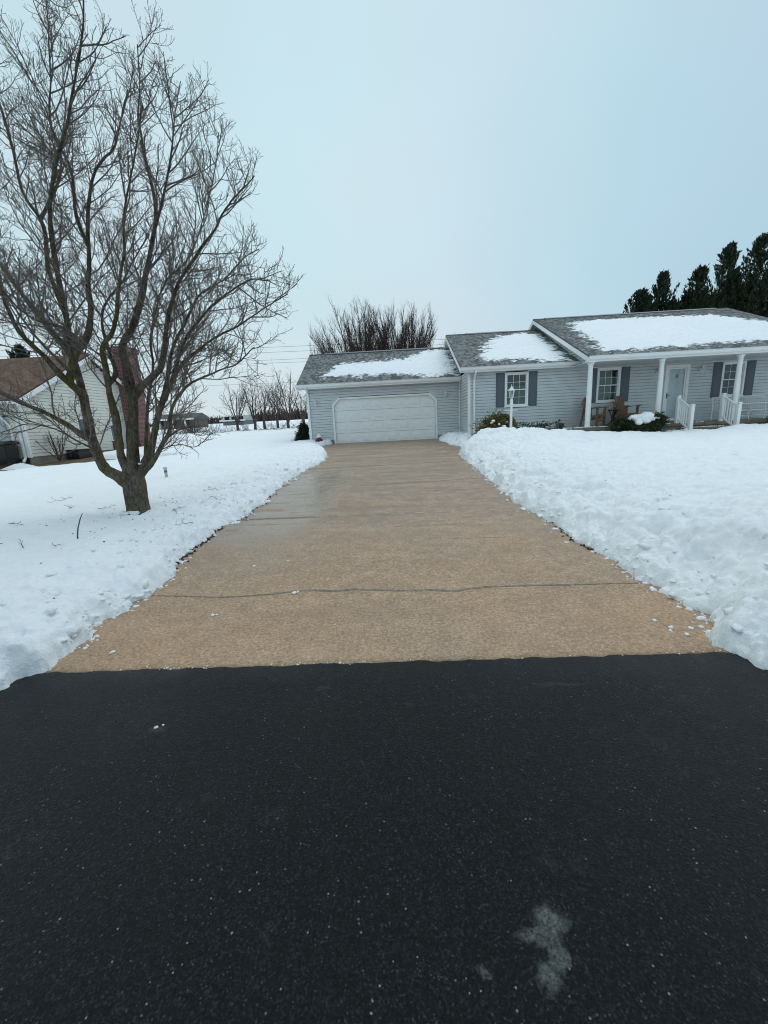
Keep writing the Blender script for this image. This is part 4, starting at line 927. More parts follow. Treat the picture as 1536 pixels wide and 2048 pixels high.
for k, (x, y, w, h, lab) in enumerate(((5.15, 16.9, .34, .42, 'leggy broadleaf shrub nearest the lamp post under the window'), (5.82, 17.0, .30, .50, 'leggy broadleaf shrub between two others below the siding'), (6.38, 16.7, .24, .44, 'leggy broadleaf shrub nearest the porch floor'))):
    g_ = .78; r_ = np.random.default_rng(500 + k); t_ = thing('broadleaf_shrub', (x, y, g_), lab, 'shrub', 'leggy shrubs along the wall'); P = []; R = []; LC = []; LD = []
    for j in range(9):
        a = r_.uniform(0, 6.28); e_ = np.array([x + w * 1.1 * math.cos(a) * r_.uniform(.3, 1), y + .3 * math.sin(a), g_ + h * r_.uniform(.8, 1.45)]); b_ = np.array([x + r_.normal() * .06, y, g_ - .15])
        m_ = b_ * .5 + e_ * .5 + r_.normal(size=3) * .05; P.append([b_, m_, e_]); R.append([.012, .009, .006])
        for q in range(16): LC.append(e_ + r_.normal(size=3) * np.array([.07, .07, .05])); LD.append((LC[-1] - e_) * 14 + np.array([0, 0, .2]))
    stems_mesh('stem', P, R, M['stem'], t_); V, F = leaf_quads(np.array(LC), .11, .42, 0, np.array(LD), k, .4)
    link('foliage', mesh_np('foliage', V - np.array([x, y, g_]), [F]), M['rhodo'], t_)
M['rock'] = plain('tan_rock', (.26, .20, .15), .85, .25, 6, .01)
r_ = lump_mesh('boulder', [(6.22, 16.15, .92, .2)], M['rock'], 6, .35); tag(r_, 'rounded tan rock beside the left end of the porch', 'rock')

# ------------------------------------------------------------------ bare branching
class Wood:
    def __init__(s): s.g = {}
    def add(s, P, R, sides):
        P = np.asarray(P, float); k = (len(P), sides); a = s.g.setdefault(k, ([], [])); a[0].append(P); a[1].append(np.asarray(R, float))
    def mesh(s, name, off):
        Vs = []; Fs = []; o_ = 0
        for (m_, n), (P, R) in s.g.items():
            V, F, _ = tubes_np([np.array(P)], [np.array(R)], n); Vs.append(V); Fs.append(F + o_); o_ += len(V)
        return mesh_np(name, np.concatenate(Vs) - np.array(off), [np.concatenate(Fs)])
def unit(v): return v / (np.linalg.norm(v) + 1e-9)
def curve(p, d, ln, n, up, wob, rng):
    """a wandering path that bends upward"""
    P = [p]; d = unit(d); st = ln / (n - 1)
    for k in range(n - 1):
        d = unit(d + np.array([0, 0, up]) * (1.0 / (n - 1)) + rng.normal(size=3) * wob); P.append(P[-1] + d * st)
    return np.array(P)
def side_dir(t, ang, rng, bias=None):
    a = rng.normal(size=3); a = a - t * (a @ t); a = unit(a)
    if bias is not None: a = unit(a + bias - t * (bias @ t))
    return unit(t * math.cos(ang) + a * math.sin(ang))
def branch_out(wood, path, r0, r1, rng, spec, lvl=0, frm=.25):
    """spec per level: spacing, length, angle, up, wobble, points, sides, radius"""
    if lvl >= len(spec): return
    sp, ln, ang, up, wob, n, sides, rad = spec[lvl]
    seg = np.linalg.norm(np.diff(path, axis=0), axis=1); cum = np.concatenate([[0], np.cumsum(seg)]); tot = cum[-1]
    s = tot * frm + rng.random() * sp
    while s < tot:
        p = np.array([np.interp(s, cum, path[:, k]) for k in range(3)]); i = min(np.searchsorted(cum, s), len(path) - 1); t = unit(path[i] - path[i - 1])
        f = s / tot; l = ln * rng.uniform(.45, 1.25) * (1.17 - .8 * f) 
        d = side_dir(t, ang * rng.uniform(.7, 1.3), rng, np.array([0, 0, .25]))
        pr = r0 + (r1 - r0) * f
        r = min(rad * rng.uniform(.7, 1.2), pr * .75); q_ = curve(p, d, l, n, up, wob, rng)
        wood.add(q_, np.linspace(r, max(r * .4, .0028), n), sides)
        branch_out(wood, q_, r, r * .4, rng, spec, lvl + 1, .2)
        s += sp * rng.uniform(.6, 1.5)
LIMBS = [
('A',0.115,0.016,[(-5.14,7.43,0.76),(-5.36,7.47,0.89),(-5.68,7.53,1.1),(-5.84,7.59,1.6),(-5.9,7.66,2.06),(-5.96,7.73,2.56),(-6.04,7.8,2.95),(-6.13,7.87,3.28),(-6.13,7.95,3.83),(-6.27,8.03,4.34),(-6.39,8.11,4.8),(-6.4,8.2,5.54),(-6.69,8.28,6.16),(-6.78,8.37,7.01),(-6.91,8.45,7.75),(-7.02,8.54,8.51),(-7.16,8.63,9.17)]),
('D',0.115,0.010,[(-5.06,7.43,0.98),(-4.97,7.46,1.64),(-4.89,7.51,2.12),(-4.91,7.56,2.55),(-4.94,7.61,2.86),(-4.98,7.67,3.28),(-4.74,7.73,3.63),(-4.51,7.79,4.16),(-4.42,7.85,4.53),(-4.31,7.92,4.88),(-4.13,7.98,5.5),(-4.19,8.05,6.19),(-4.24,8.12,6.63),(-4.28,8.19,7.04),(-4.21,8.26,7.6),(-4.19,8.33,8.12)]),
('C',0.085,0.012,[(-5.18,7.43,0.86),(-5.2,7.4,1.22),(-5.17,7.35,1.52),(-5.11,7.3,1.96),(-5.1,7.25,2.3),(-5.07,7.19,2.47),(-5.01,7.13,2.83),(-4.97,7.07,3.13),(-4.71,7.01,3.35),(-4.51,6.94,3.71),(-4.36,6.88,4.09),(-4.19,6.81,4.45),(-4.09,6.74,4.86),(-3.92,6.67,5.21),(-3.66,6.6,5.66),(-3.44,6.53,6.08)]),
('E',0.085,0.01,[(-5.0,7.43,0.88),(-4.84,7.45,1.11),(-4.68,7.48,1.36),(-4.44,7.51,1.99),(-4.3,7.55,2.29),(-4.05,7.59,2.7),(-3.85,7.62,2.93),(-3.59,7.66,3.11),(-3.37,7.7,3.25),(-2.89,7.74,3.45),(-2.4,7.79,3.72),(-2.0,7.82,3.94)]),
('F',0.06,0.01,[(-4.99,7.43,0.81),(-4.79,7.38,1.0),(-4.57,7.31,1.16),(-4.28,7.24,1.51),(-4.1,7.16,1.7),(-3.97,7.08,2.07),(-3.65,7.0,2.39),(-3.31,6.91,2.52),(-2.96,6.82,2.61),(-2.58,6.73,2.69),(-2.27,6.63,2.92)]),
('A2',0.065,0.018,[(-5.71,7.43,1.62),(-5.84,7.31,1.76),(-5.95,7.16,1.93),(-6.2,7.0,2.17),(-6.4,6.82,2.34),(-6.49,6.63,2.5),(-6.73,6.43,2.72),(-6.91,6.23,3.0)]),
('A3',0.075,0.02,[(-5.73,7.43,2.53),(-5.82,7.38,2.61),(-6.0,7.32,2.81),(-6.13,7.25,3.09),(-6.41,7.17,3.49),(-6.45,7.09,3.86),(-6.43,7.01,4.15),(-6.46,6.92,4.66),(-6.35,6.83,5.31)]),
('A4',0.05,0.012,[(-5.8,7.43,4.14),(-5.71,7.35,4.63),(-5.54,7.25,5.24),(-5.24,7.14,5.8),(-4.87,7.02,6.22),(-4.53,6.9,6.75),(-4.22,6.77,7.22),(-3.96,6.63,7.74)]),
('A5',0.03,0.01,[(-5.72,7.43,3.69),(-5.66,7.16,3.64),(-5.73,6.82,3.52),(-5.68,6.44,3.61),(-5.59,6.03,3.89)]),
('B',0.07,0.012,[(-5.64,7.43,2.69),(-5.63,7.46,3.09),(-5.47,7.49,3.46),(-5.36,7.54,3.91),(-5.37,7.58,4.26),(-5.29,7.62,4.66),(-5.23,7.67,5.3),(-5.06,7.72,5.93),(-4.83,7.77,6.25),(-4.68,7.82,6.43),(-4.52,7.88,6.87),(-4.34,7.93,7.32)]),
('B2',0.035,0.01,[(-5.12,7.43,4.92),(-5.34,7.58,5.45),(-5.43,7.78,6.15),(-5.79,8.0,6.96),(-5.81,8.23,7.84),(-5.88,8.47,8.81),(-5.96,8.73,9.73)]),
('C2',0.045,0.012,[(-5.23,7.43,2.58),(-5.13,7.55,2.81),(-5.29,7.7,3.31),(-5.41,7.86,3.79),(-5.36,8.04,4.18),(-5.13,8.23,4.56),(-4.85,8.43,5.13),(-4.66,8.63,5.55)]),
('D2',0.075,0.01,[(-4.83,7.43,2.3),(-4.63,7.4,2.49),(-4.45,7.37,2.6),(-4.16,7.34,2.81),(-3.99,7.3,3.17),(-3.85,7.26,3.54),(-3.74,7.21,3.74),(-3.46,7.17,4.15),(-3.04,7.12,4.56),(-2.68,7.08,4.89),(-2.46,7.03,5.13),(-2.2,6.98,5.32),(-2.0,6.94,5.45)]),
('D3',0.03,0.008,[(-3.84,7.43,5.23),(-3.74,7.6,5.66),(-3.62,7.82,6.35),(-3.62,8.07,6.93),(-3.55,8.33,7.6)]),
('E2',0.045,0.01,[(-4.32,7.43,2.14),(-4.2,7.58,2.63),(-4.13,7.79,3.18),(-3.87,8.01,3.74),(-3.68,8.25,4.22),(-3.25,8.5,4.54),(-2.9,8.76,4.96),(-2.61,9.03,5.23)]),
('E3',0.04,0.01,[(-4.08,7.43,2.52),(-3.66,7.27,3.15),(-3.2,7.06,3.48),(-2.73,6.83,3.69),(-2.14,6.59,3.87),(-1.73,6.33,3.76)]),
('F2',0.016,0.006,[(-4.26,7.43,1.7),(-4.0,7.59,1.81),(-3.85,7.8,1.59),(-3.65,8.03,1.61)]),
('F3',0.014,0.006,[(-4.7,7.43,1.15),(-4.29,7.3,1.37),(-3.9,7.13,1.46),(-3.5,6.93,1.4),(-3.1,6.73,1.62)]),
('G',0.04,0.01,[(-4.85,7.43,1.25),(-4.84,7.51,1.37),(-4.69,7.62,2.12),(-4.68,7.75,2.45),(-4.6,7.88,2.95),(-4.65,8.01,3.43),(-4.53,8.15,3.98),(-4.34,8.3,4.54),(-3.95,8.45,4.92),(-3.65,8.61,5.56),(-3.34,8.77,6.54),(-3.24,8.93,7.28)]),
('H',0.025,0.008,[(-5.6,7.43,1.11),(-5.55,7.21,1.44),(-5.65,6.93,1.63),(-5.7,6.62,1.81),(-5.8,6.28,1.9),(-5.9,5.93,1.76)]),
('W',0.06,0.012,[(-6.1,7.85,3.2),(-6.6,7.9,3.9),(-7.2,8.1,4.7),(-7.7,8.3,5.6),(-8.0,8.5,6.6),(-8.1,8.6,7.6)]),
('W2',0.05,0.012,[(-6.0,7.75,2.7),(-6.5,8.0,3.1),(-7.2,8.4,3.7),(-7.9,8.8,4.5),(-8.4,9.1,5.3)]),
('W3',0.035,0.01,[(-6.5,8.2,5.6),(-6.2,8.5,6.4),(-6.3,8.9,7.2),(-6.2,9.2,8.2)]),
]
def smooth_path(P, k=5):
    P = np.array(P, float); t = np.arange(len(P)); out = []
    Q = np.vstack([2 * P[0] - P[1], P, 2 * P[-1] - P[-2]])
    for i in range(len(P) - 1):
        a, b, c, d = Q[i], Q[i + 1], Q[i + 2], Q[i + 3]
        for u in np.linspace(0, 1, k, endpoint=False): out.append(.5 * (2 * b + (c - a) * u + (2 * a - 5 * b + 4 * c - d) * u * u + (3 * b - a - 3 * c + d) * u ** 3))
    return np.array(out + [P[-1]])
TB = (-5.1, 7.43, .2)
tree = thing('maple_tree', TB, 'large bare multi-stemmed tree with mossy bark on the snowy lawn', 'tree')
rng = np.random.default_rng(77)
# trunk: fluted, flaring at the root
zz = np.linspace(.05, 1.25, 22); nsid = 26; V = []
for z in zz:
    f = (z - .05) / 1.2; r = (.17 + .02 * f + .10 * math.exp(-(z - .05) / .13)) * (1 if z < .72 else math.sqrt(max(.02, 1 - ((z - .72) / .54) ** 2))); cx = -5.10 + .03 * f; cy = 7.43
    for k in range(nsid):
        a = 2 * math.pi * k / nsid; rr = r * (1 + .07 * math.sin(3 * a + 2 * z) + .05 * math.sin(5 * a - 3 * z + 1) + .03 * math.sin(9 * a + 4 * z)) + .012 * (fbm(np.array(a * 4), np.array(z * 9), 3) - .5)
        V.append((cx + rr * 1.05 * math.cos(a) - TB[0], cy + float(rr) * math.sin(a) - TB[1], z - TB[2]))
F = [[(i * nsid + k, i * nsid + (k + 1) % nsid, (i + 1) * nsid + (k + 1) % nsid, (i + 1) * nsid + k) for k in range(nsid)] for i in range(21)]
link('trunk', mesh_np('trunk', np.array(V, float), [np.array(F).reshape(-1, 4), np.array([list(range(21 * nsid, 22 * nsid))])]), M['bark'], tree, True)
done = []; crown = Wood()
SPEC = [(.14, 1.4, .80, .5, .10, 8, 5, .0122), (.076, .58, .85, .45, .16, 6, 4, .0058), (.057, .19, .85, .5, .24, 4, 3, .0040)]
for k, (nm, ra, rb, pts) in enumerate(LIMBS):
    P = np.array(pts, float)
    if done and len(nm) > 1 or nm in 'BGHW':
        allp = np.concatenate(done); j = np.argmin(np.linalg.norm(allp - P[0], axis=1)); P[0] = allp[j]
        P[1] = P[1] + (allp[j] - np.array(pts[0])) * .5
    elif nm in 'ADCEF': P[0] = np.array([-5.08, 7.43, .62 if nm == 'A' else .7])
    S = smooth_path(P); n = len(S)
    S[2:] += .012 * np.cumsum(rng.normal(size=(n - 2, 3)), axis=0) * np.linspace(0, .5, n - 2)[:, None]
    tt = np.linspace(0, 1, n); R = ra * (1 - tt) ** 1.45 + rb * tt * .9; R = R * (1 + .07 * np.sin(tt * 31 + k) + .05 * rng.normal(size=n) * (R > .03))
    done.append(S)
    V, F, _ = tubes_np([S[None]], [R[None]], 10 if ra > .05 else 7)
    link('limb', mesh_np('limb', V - np.array(TB), [F]), M['bark'], tree, True)
    branch_out(crown, S, ra, rb, rng, SPEC if ra > .02 else SPEC[1:], 0, .28 if ra > .06 else .12)
link('crown', crown.mesh('crown', TB), M['twig'], tree)
MB().tube([(-4.98, 7.40, .82), (-4.90, 7.36, .90), (-4.84, 7.33, 1.0), (-4.80, 7.32, 1.05)], [.05, .04, .045, .03], 8).build('broken_stub', M['bark'], tree, True)
s_ = lump_mesh('snow_cap', [(-4.86, 7.38, 1.14, .03), (-5.15, 7.2, .24, .06), (-5.02, 7.19, .23, .07), (-5.27, 7.25, .24, .05)], M['snow'], 4); s_.parent = tree; s_.data.transform(Matrix.Translation(-Vector(TB))); s_['kind'] = 'stuff'

def bare_tree(name, base, spec, stems, label, mat, seed, group, trunk_r, trunk_h, spread, length, up, frm=.15, cat='tree', mid=9):
    """short trunk, fan of main stems, then twigs"""
    r_ = np.random.default_rng(seed); t_ = thing(name, base, label, cat, group); b_ = np.array(base)
    wd = Wood(); tk = Wood()
    if trunk_h: tk.add(curve(b_ - np.array([0, 0, .3]), np.array([0, 0, 1.]), trunk_h + .5, 6, 0, .03, r_), np.linspace(trunk_r * 1.2, trunk_r * .8, 6), 8)
    top = b_ + np.array([0, 0, trunk_h])
    for k in range(stems):
        a = 2 * math.pi * (k + r_.random() * .8) / stems; tilt = spread * math.sqrt(r_.uniform(.02, 1)); d = np.array([math.cos(a) * math.sin(tilt), math.sin(a) * math.sin(tilt), math.cos(tilt)])
        P = curve(top - np.array([0, 0, r_.uniform(0, .3) * trunk_h]), d, length * r_.uniform(.84, 1.04) * (1 - .2 * (tilt / max(spread, .01)) ** 2), mid, up, .05, r_)
        ra = trunk_r * r_.uniform(.32, .55); (tk if trunk_h else wd).add(P, np.linspace(ra, .012, mid), 5); branch_out(wd, P, ra, .012, r_, spec, 0, frm)
    link('trunk', tk.mesh('trunk', base), mat, t_, True) if trunk_h else None
    link('crown', wd.mesh('crown', base), mat, t_); return t_
# two upright ornamental pears behind the garage
PEAR = [(.24, 2.0, .5, .75, .07, 6, 4, .019), (.12, .8, .55, .7, .09, 4, 3, .0105)]
bare_tree('pear_tree', (-2.5, 32.0, 1.2), PEAR, 58, 'bare upright tree behind the garage roof, the one with the higher spikes', M['farbark'], 611, 'bare upright trees behind the garage', .20, 2.4, 1.12, 7.0, .8)
bare_tree('pear_tree', (.3, 32.6, 1.2), PEAR, 58, 'bare upright tree behind the garage roof, nearer the middle roof', M['farbark'], 617, 'bare upright trees behind the garage', .20, 2.4, 1.08, 6.9, .8)
# hedgerow at the end of the lawn
HEDGE = [(.36, 2.0, .75, .35, .12, 6, 4, .026), (.24, .95, .8, .3, .16, 4, 3, .013), (.2, .4, .8, .3, .2, 3, 3, .008)]
labs = ['slanting bare hedgerow tree right of the brown thicket', 'thin bare hedgerow tree, second from the brown thicket', 'bare hedgerow tree at the middle of the row', 'slender bare hedgerow tree, second from the garage', 'spreading bare hedgerow tree nearest the garage', 'thin bare sapling close to the garage shrub']
for k, (x, y, n, ln, spd) in enumerate(((-16.2, 41, 5, 4.9, .62), (-14.8, 42, 5, 4.7, .6), (-13.6, 41.5, 5, 4.4, .5), (-12.4, 42, 4, 4.5, .5), (-11.0, 41, 7, 5.2, .62), (-9.2, 40, 4, 3.2, .5))):
    bare_tree('hedgerow_tree', (x, y, float(gnd(x, y))), HEDGE, n, labs[k], M['hedgebark'], 640 + k, 'bare hedgerow trees behind the lawn', .15, .9, spd, ln, .25)
bare_tree('thicket', (-20.8, 41, float(gnd(-20, 41)) - .2), [(.30, 1.3, .9, .2, .16, 5, 3, .024), (.2, .6, .9, .1, .2, 4, 3, .014)], 22, 'dense rounded brown thicket at the end of the lawn', M['farbark'], 671, None, .09, 0, 1.3, 1.9, .1, .05, 'thicket')
BR = [(.25, .7, .8, .1, .2, 4, 3, .015), (.2, .4, .8, 0, .2, 3, 3, .009)]
wd = Wood(); r_ = np.random.default_rng(690)
for k in range(170):
    x = r_.uniform(-24, -6.5); y = 39.5 + r_.normal() * .7; 
    if x < -16: hgt = r_.uniform(.5, 1.2)
    else: hgt = r_.uniform(.5, 1.7) * (.6 if x > -9.5 else 1)
    P = curve(np.array([x, y, float(gnd(x, y)) - .05]), np.array([r_.normal() * .6, r_.normal() * .4, 1.]), hgt, 5, -.2, .2, r_); wd.add(P, np.linspace(.018, .006, 5), 3); branch_out(wd, P, .018, .006, r_, BR, 0, .1)
o = link('brush', wd.mesh('brush', (0, 0, 0)), M['hedgebark']); tag(o, 'tangled brush and dead weeds along the end of the lawn', 'brush', kind='stuff')
# far woods: a standing mass of stems
wd = Wood(); r_ = np.random.default_rng(700)
for k in range(3600):
    x = r_.uniform(-190, 60); y = 205 + r_.uniform(-8, 14)
    env = 4.0 + 3.4 * float(vn(x * .035, 0, 6)) + 2.0 * float(vn(x * .12, 0, 9)); 
    if -140 < x < -100: env *= .55
    b_ = np.array([x, y, float(gnd(x, y)) - .3]); d = np.array([r_.normal() * .22, r_.normal() * .1, 1.]); wd.add(curve(b_, d, env * r_.uniform(.55, 1.05), 4, 0, .1, r_), [.34, .28, .2, .06], 3)
o = link('treeline', wd.mesh('treeline', (0, 0, 0)), M['farbark']); tag(o, 'dark line of bare woods beyond the snowy field', 'woods', kind='stuff')

# conifers behind the main house and behind the neighbour
def conifer(base, h, rad, label, group, seed, lean=0, n=560):
    r_ = np.random.default_rng(seed); t_ = thing('conifer', base, label, 'tree', group); b_ = np.array(base); wd = Wood()
    wd.add(np.array([b_ + np.array([lean * f * h * .8, 0, h * f * .8]) for f in np.linspace(0, 1, 8)]), np.linspace(.16, .02, 8), 6); link('trunk', wd.mesh('trunk', base), M['stem'], t_, True)
    C = []; D = []
    tips = [(dx * rad, hh * h) for dx, hh in ((r_.uniform(-.1, .1), 1.0), (-r_.uniform(.45, .75), r_.uniform(.72, .88)), (r_.uniform(.45, .75), r_.uniform(.72, .88)))]
    for k in range(n):
        tx, th = tips[k % 3]; f = r_.random() ** .8; z = th * (.12 + .87 * f); a = r_.uniform(0, 6.28); R = ((rad + .7) * (1 - f) ** .75 * r_.uniform(.4, 1.4) + .2)
        d = unit(np.array([math.cos(a), math.sin(a), .55 + .9 * f])); p0 = b_ + np.array([lean * z + tx * f, 0, z - R * .3]); P = curve(p0, d, R * 1.2, 5, .45, .09, r_)
        for j in range(34):
            u = r_.random() ** .55 * 3.99; i = int(u); q_ = P[i] + (P[i + 1] - P[i]) * (u - i); w_ = .34 * (1 - u / 5.0)
            C.append(q_ + r_.normal(size=3) * w_ * .5); D.append((P[i + 1] - P[i]) / (np.linalg.norm(P[i + 1] - P[i]) + 1e-9) * 1.3 + r_.normal(size=3) * .5 + np.array([0, 0, .25]))
    V, F = leaf_quads(np.array(C), .27, .26, 0, np.array(D), seed, .25); link('crown', mesh_np('crown', V - b_, [F]), M['conifer'], t_)
CG = 'dark conifers behind the house'
for k, (x, h, rd, lab) in enumerate(((17.1, 8.6, 2.5, 'short dark conifer at the low end of the row behind the ridge'), (18.9, 9.9, 2.4, 'dark conifer with twin tips behind the main ridge'), (20.8, 9.9, 2.5, 'dark conifer in the dip between two taller ones'), (22.7, 11.4, 2.6, 'tall pointed dark conifer behind the main ridge'), (24.2, 11.6, 2.6, 'tallest dark conifer behind the right end of the roof'), (26.0, 11.2, 3.0, 'dark conifer cut by the frame edge behind the roof'))):
    conifer((x, 30.5 + (k % 2) * .8, 1.0), h, rd, lab, CG, 720 + k, .05 * (k > 2))
for k, (x, y, h, lab) in enumerate(((-30.0, 33, 8.2, 'dark conifer behind the brown roof, farther from the chimney'), (-26.2, 34, 9.4, 'dark conifer behind the brown roof, closer to the chimney'))):
    conifer((x, y, .8), h, 2.4, lab, 'conifers behind the neighbouring house', 750 + k)

# ================================================================== THINGS IN THE YARD AND ON THE PORCH
# lamp post
lx, ly = 4.12, 15.05; lz = 1.05
lp = thing('lamp_post', (lx, ly, lz), 'white lamp post with a glass lantern standing in the snow heap', 'lamp post')
MB().lathe([(.052, -.4), (.052, .25), (.046, .3), (.043, 1.0), (.05, 1.02), (.062, 1.05), (.062, 1.10), (.045, 1.13), (.05, 1.16), (.06, 1.2), (.045, 1.24), (.022, 1.27)], (lx, ly, lz), 14).build('pole', M['white'], lp, True)
MB().tube([(lx - .24, ly, lz + .86), (lx + .24, ly, lz + .86)], .012, 8).build('crossbar', M['white'], lp, True)
c = (lx, ly, lz + 1.27)
MB().lathe([(.03, 0), (.06, .015), (.06, .03)], c, 6).build('lantern_base', M['white'], lp)
MB().lathe([(.05, .031), (.088, .27)], c, 6).build('lantern_glass', M['pane'], lp)
MB().lathe([(.012, .031), (.02, .06), (.02, .14), (.008, .17)], c, 8).build('bulb', M['bulb'], lp, True)
for k in range(6):
    t_ = k * math.pi / 3; MB().beam((c[0] + .054 * math.cos(t_), c[1] + .054 * math.sin(t_), c[2] + .03), (c[0] + .096 * math.cos(t_), c[1] + .096 * math.sin(t_), c[2] + .275), .017, .017).build('lantern_bar', M['white'], lp)
MB().lathe([(.12, .27), (.118, .29), (.085, .325), (.05, .37), (.03, .385), (.034, .40), (.014, .42), (.008, .50)], c, 6).build('lantern_cap', M['white'], lp)
# ornamental hydrant
hx, hy, hz = -3.88, 19.85, .79
hy_ = thing('fire_hydrant', (hx, hy, hz), 'small red hydrant ornament with white cap beside the garage door', 'hydrant')
MB().lathe([(.13, -.15), (.13, .03), (.105, .04), (.10, .30), (.12, .31), (.12, .35), (.10, .36)], (hx, hy, hz), 16).build('body', M['red'], hy_, True)
MB().lathe([(.125, .36), (.13, .375), (.12, .40), (.10, .45), (.06, .495), (.028, .51), (.028, .55), (.012, .56)], (hx, hy, hz), 16).build('bonnet', M['white'], hy_, True)
def disc(mb, c, d, prof, n=12):
    d = Vector(d); a = d.orthogonal().normalized(); b = d.cross(a); vs = []; fs = []
    for r, h in prof:
        for i in range(n): t_ = 2 * math.pi * i / n; vs.append(Vector(c) + d * h + (a * math.cos(t_) + b * math.sin(t_)) * r)
    for k in range(len(prof) - 1):
        for i in range(n): fs.append((k * n + i, k * n + (i + 1) % n, (k + 1) * n + (i + 1) % n, (k + 1) * n + i))
    fs.append(tuple(range((len(prof) - 1) * n, len(prof) * n))); return mb.add(vs, fs)
disc(MB(), (hx, hy, hz + .21), (0, -1, 0), [(.085, .08), (.085, .13), (.07, .14)]).build('pumper_rim', M['red'], hy_); disc(MB(), (hx, hy, hz + .21), (0, -1, 0), [(.07, .138), (.066, .165), (.025, .17), (.02, .20)]).build('pumper_cap', M['blue'], hy_)
for sg in (-1, 1):
    disc(MB(), (hx, hy, hz + .24), (sg, 0, 0), [(.055, .08), (.055, .13)]).build('nozzle', M['red'], hy_); disc(MB(), (hx, hy, hz + .24), (sg, 0, 0), [(.06, .13), (.055, .165), (.02, .17), (.018, .20)]).build('nozzle_cap', M['black'], hy_)
# adirondack chairs
def adirondack(loc, rz, label):
    t_ = thing('adirondack_chair', loc, label, 'chair', 'wooden chairs on the porch', rz)
    def p(name, mb): return mb.build(name, M['wood'], t_, local=True)
    for k in range(7):
        x = (k - 3) * .078; top = 1.20 - .022 * (k - 3) ** 2; fan = 1 + .16
        p('back_slat', MB().beam((x, .22, .40), (x * fan, .42, top), .07, .02, up=(0, 1, 0)))
    for k in range(5): y = -.26 + k * .105; p('seat_slat', MB().box(-.27, .27, y, y + .09, .46 - .03 * k, .482 - .03 * k))
    for s in (-1, 1):
        p('armrest', MB().beam((s * .34, .32, .73), (s * .34, -.36, .76), .13, .024)); p('leg', MB().box(s * .30 - .02, s * .30 + .02, -.30, -.21, 0, .745))
        p('leg', MB().beam((s * .30, .30, .72), (s * .30, .42, 0), .04, .08, up=(1, 0, 0))); p('seat_rail', MB().beam((s * .275, -.30, .43), (s * .275, .30, .28), .03, .10))
        p('arm_bracket', MB().prism([(-.24, .74), (-.33, .74), (-.24, .60)], 0, s * .33 - .012, s * .33 + .012))
    p('stretcher', MB().box(-.29, .29, -.275, -.25, .20, .28)); p('back_rail', MB().box(-.32, .32, .30, .325, .66, .73)); p('front_apron', MB().box(-.275, .275, -.325, -.302, .37, .46))
adirondack((8.12, 17.25, 1.131), math.radians(38), 'wooden porch chair half hidden by the first white column')
adirondack((9.42, 17.3, 1.131), math.radians(22), 'wooden porch chair between the window shutter and the snowy yew')
st = thing('side_table', (8.86, 17.2, 1.131), 'small dark side table between the two wooden chairs', 'table')
MB().lathe([(.21, .60), (.22, .61), (.22, .63), (.21, .64)], (8.86, 17.2, 1.131), 20).build('table_top', M['iron'], st)
for k in range(3):
    a = k * 2.09 + .4; MB().tube([(8.86 + .17 * math.cos(a), 17.2 + .17 * math.sin(a), 1.735), (8.86 + .06 * math.cos(a), 17.2 + .06 * math.sin(a), 1.5), (8.86 + .05 * math.cos(a), 17.2 + .05 * math.sin(a), 1.35), (8.86 + .2 * math.cos(a), 17.2 + .2 * math.sin(a), 1.131)], .018, 6).build('leg', M['iron'], st, True)
# white metal patio bench
B0 = Vector((12.95, 17.15, 1.131)); bn = thing('patio_bench', B0, 'white metal patio bench with mesh back at the end of the porch', 'bench')
def tb(name, pts, r=.016): MB().tube([B0 + Vector(p) for p in pts], r, 8).build(name, M['white'], bn, True)
for x in (0, 1.05, 2.1):
    tb('leg', [(x, -.28, .0), (x + .02, -.26, .2), (x + .06, -.2, .42), (x + .13, -.1, .58), (x + .16, .0, .63)]) if x == 0 else tb('leg', [(x, -.28, 0), (x - .06, -.28, .2), (x + .03, -.28, .42), (x - .02, -.28, .60)])
    tb('rear_leg', [(x, .28, 0), (x, .26, .4), (x, .34, .92)])
tb('arm_rail', [(.14, -.26, .62), (1.05, -.28, .62), (2.2, -.28, .62)], .02); tb('seat_rail', [(.02, -.27, .16), (2.1, -.27, .16)]); tb('seat_rail', [(.06, -.24, .36), (2.1, -.24, .36)]); tb('seat_rail', [(0, .26, .36), (2.1, .26, .36)]); tb('top_rail', [(0, .34, .92), (2.1, .34, .92)], .02)
mb = MB()
for k in range(24): x = .05 + k * .087; mb.tube([B0 + Vector((x, .28, .42)), B0 + Vector((x, .335, .90))], .005, 4); mb.tube([B0 + Vector((x, -.23, .365)), B0 + Vector((x, .25, .365))], .005, 4)
for k in range(6): mb.tube([B0 + Vector((.03, .28 + .01 * k, .45 + .08 * k)), B0 + Vector((2.08, .28 + .01 * k, .45 + .08 * k))], .005, 4)
for k in range(6): mb.tube([B0 + Vector((.03, -.2 + .08 * k, .365)), B0 + Vector((2.08, -.2 + .08 * k, .365))], .005, 4)
tag(mb.build('wire_mesh', M['white'], bn), kind='stuff')
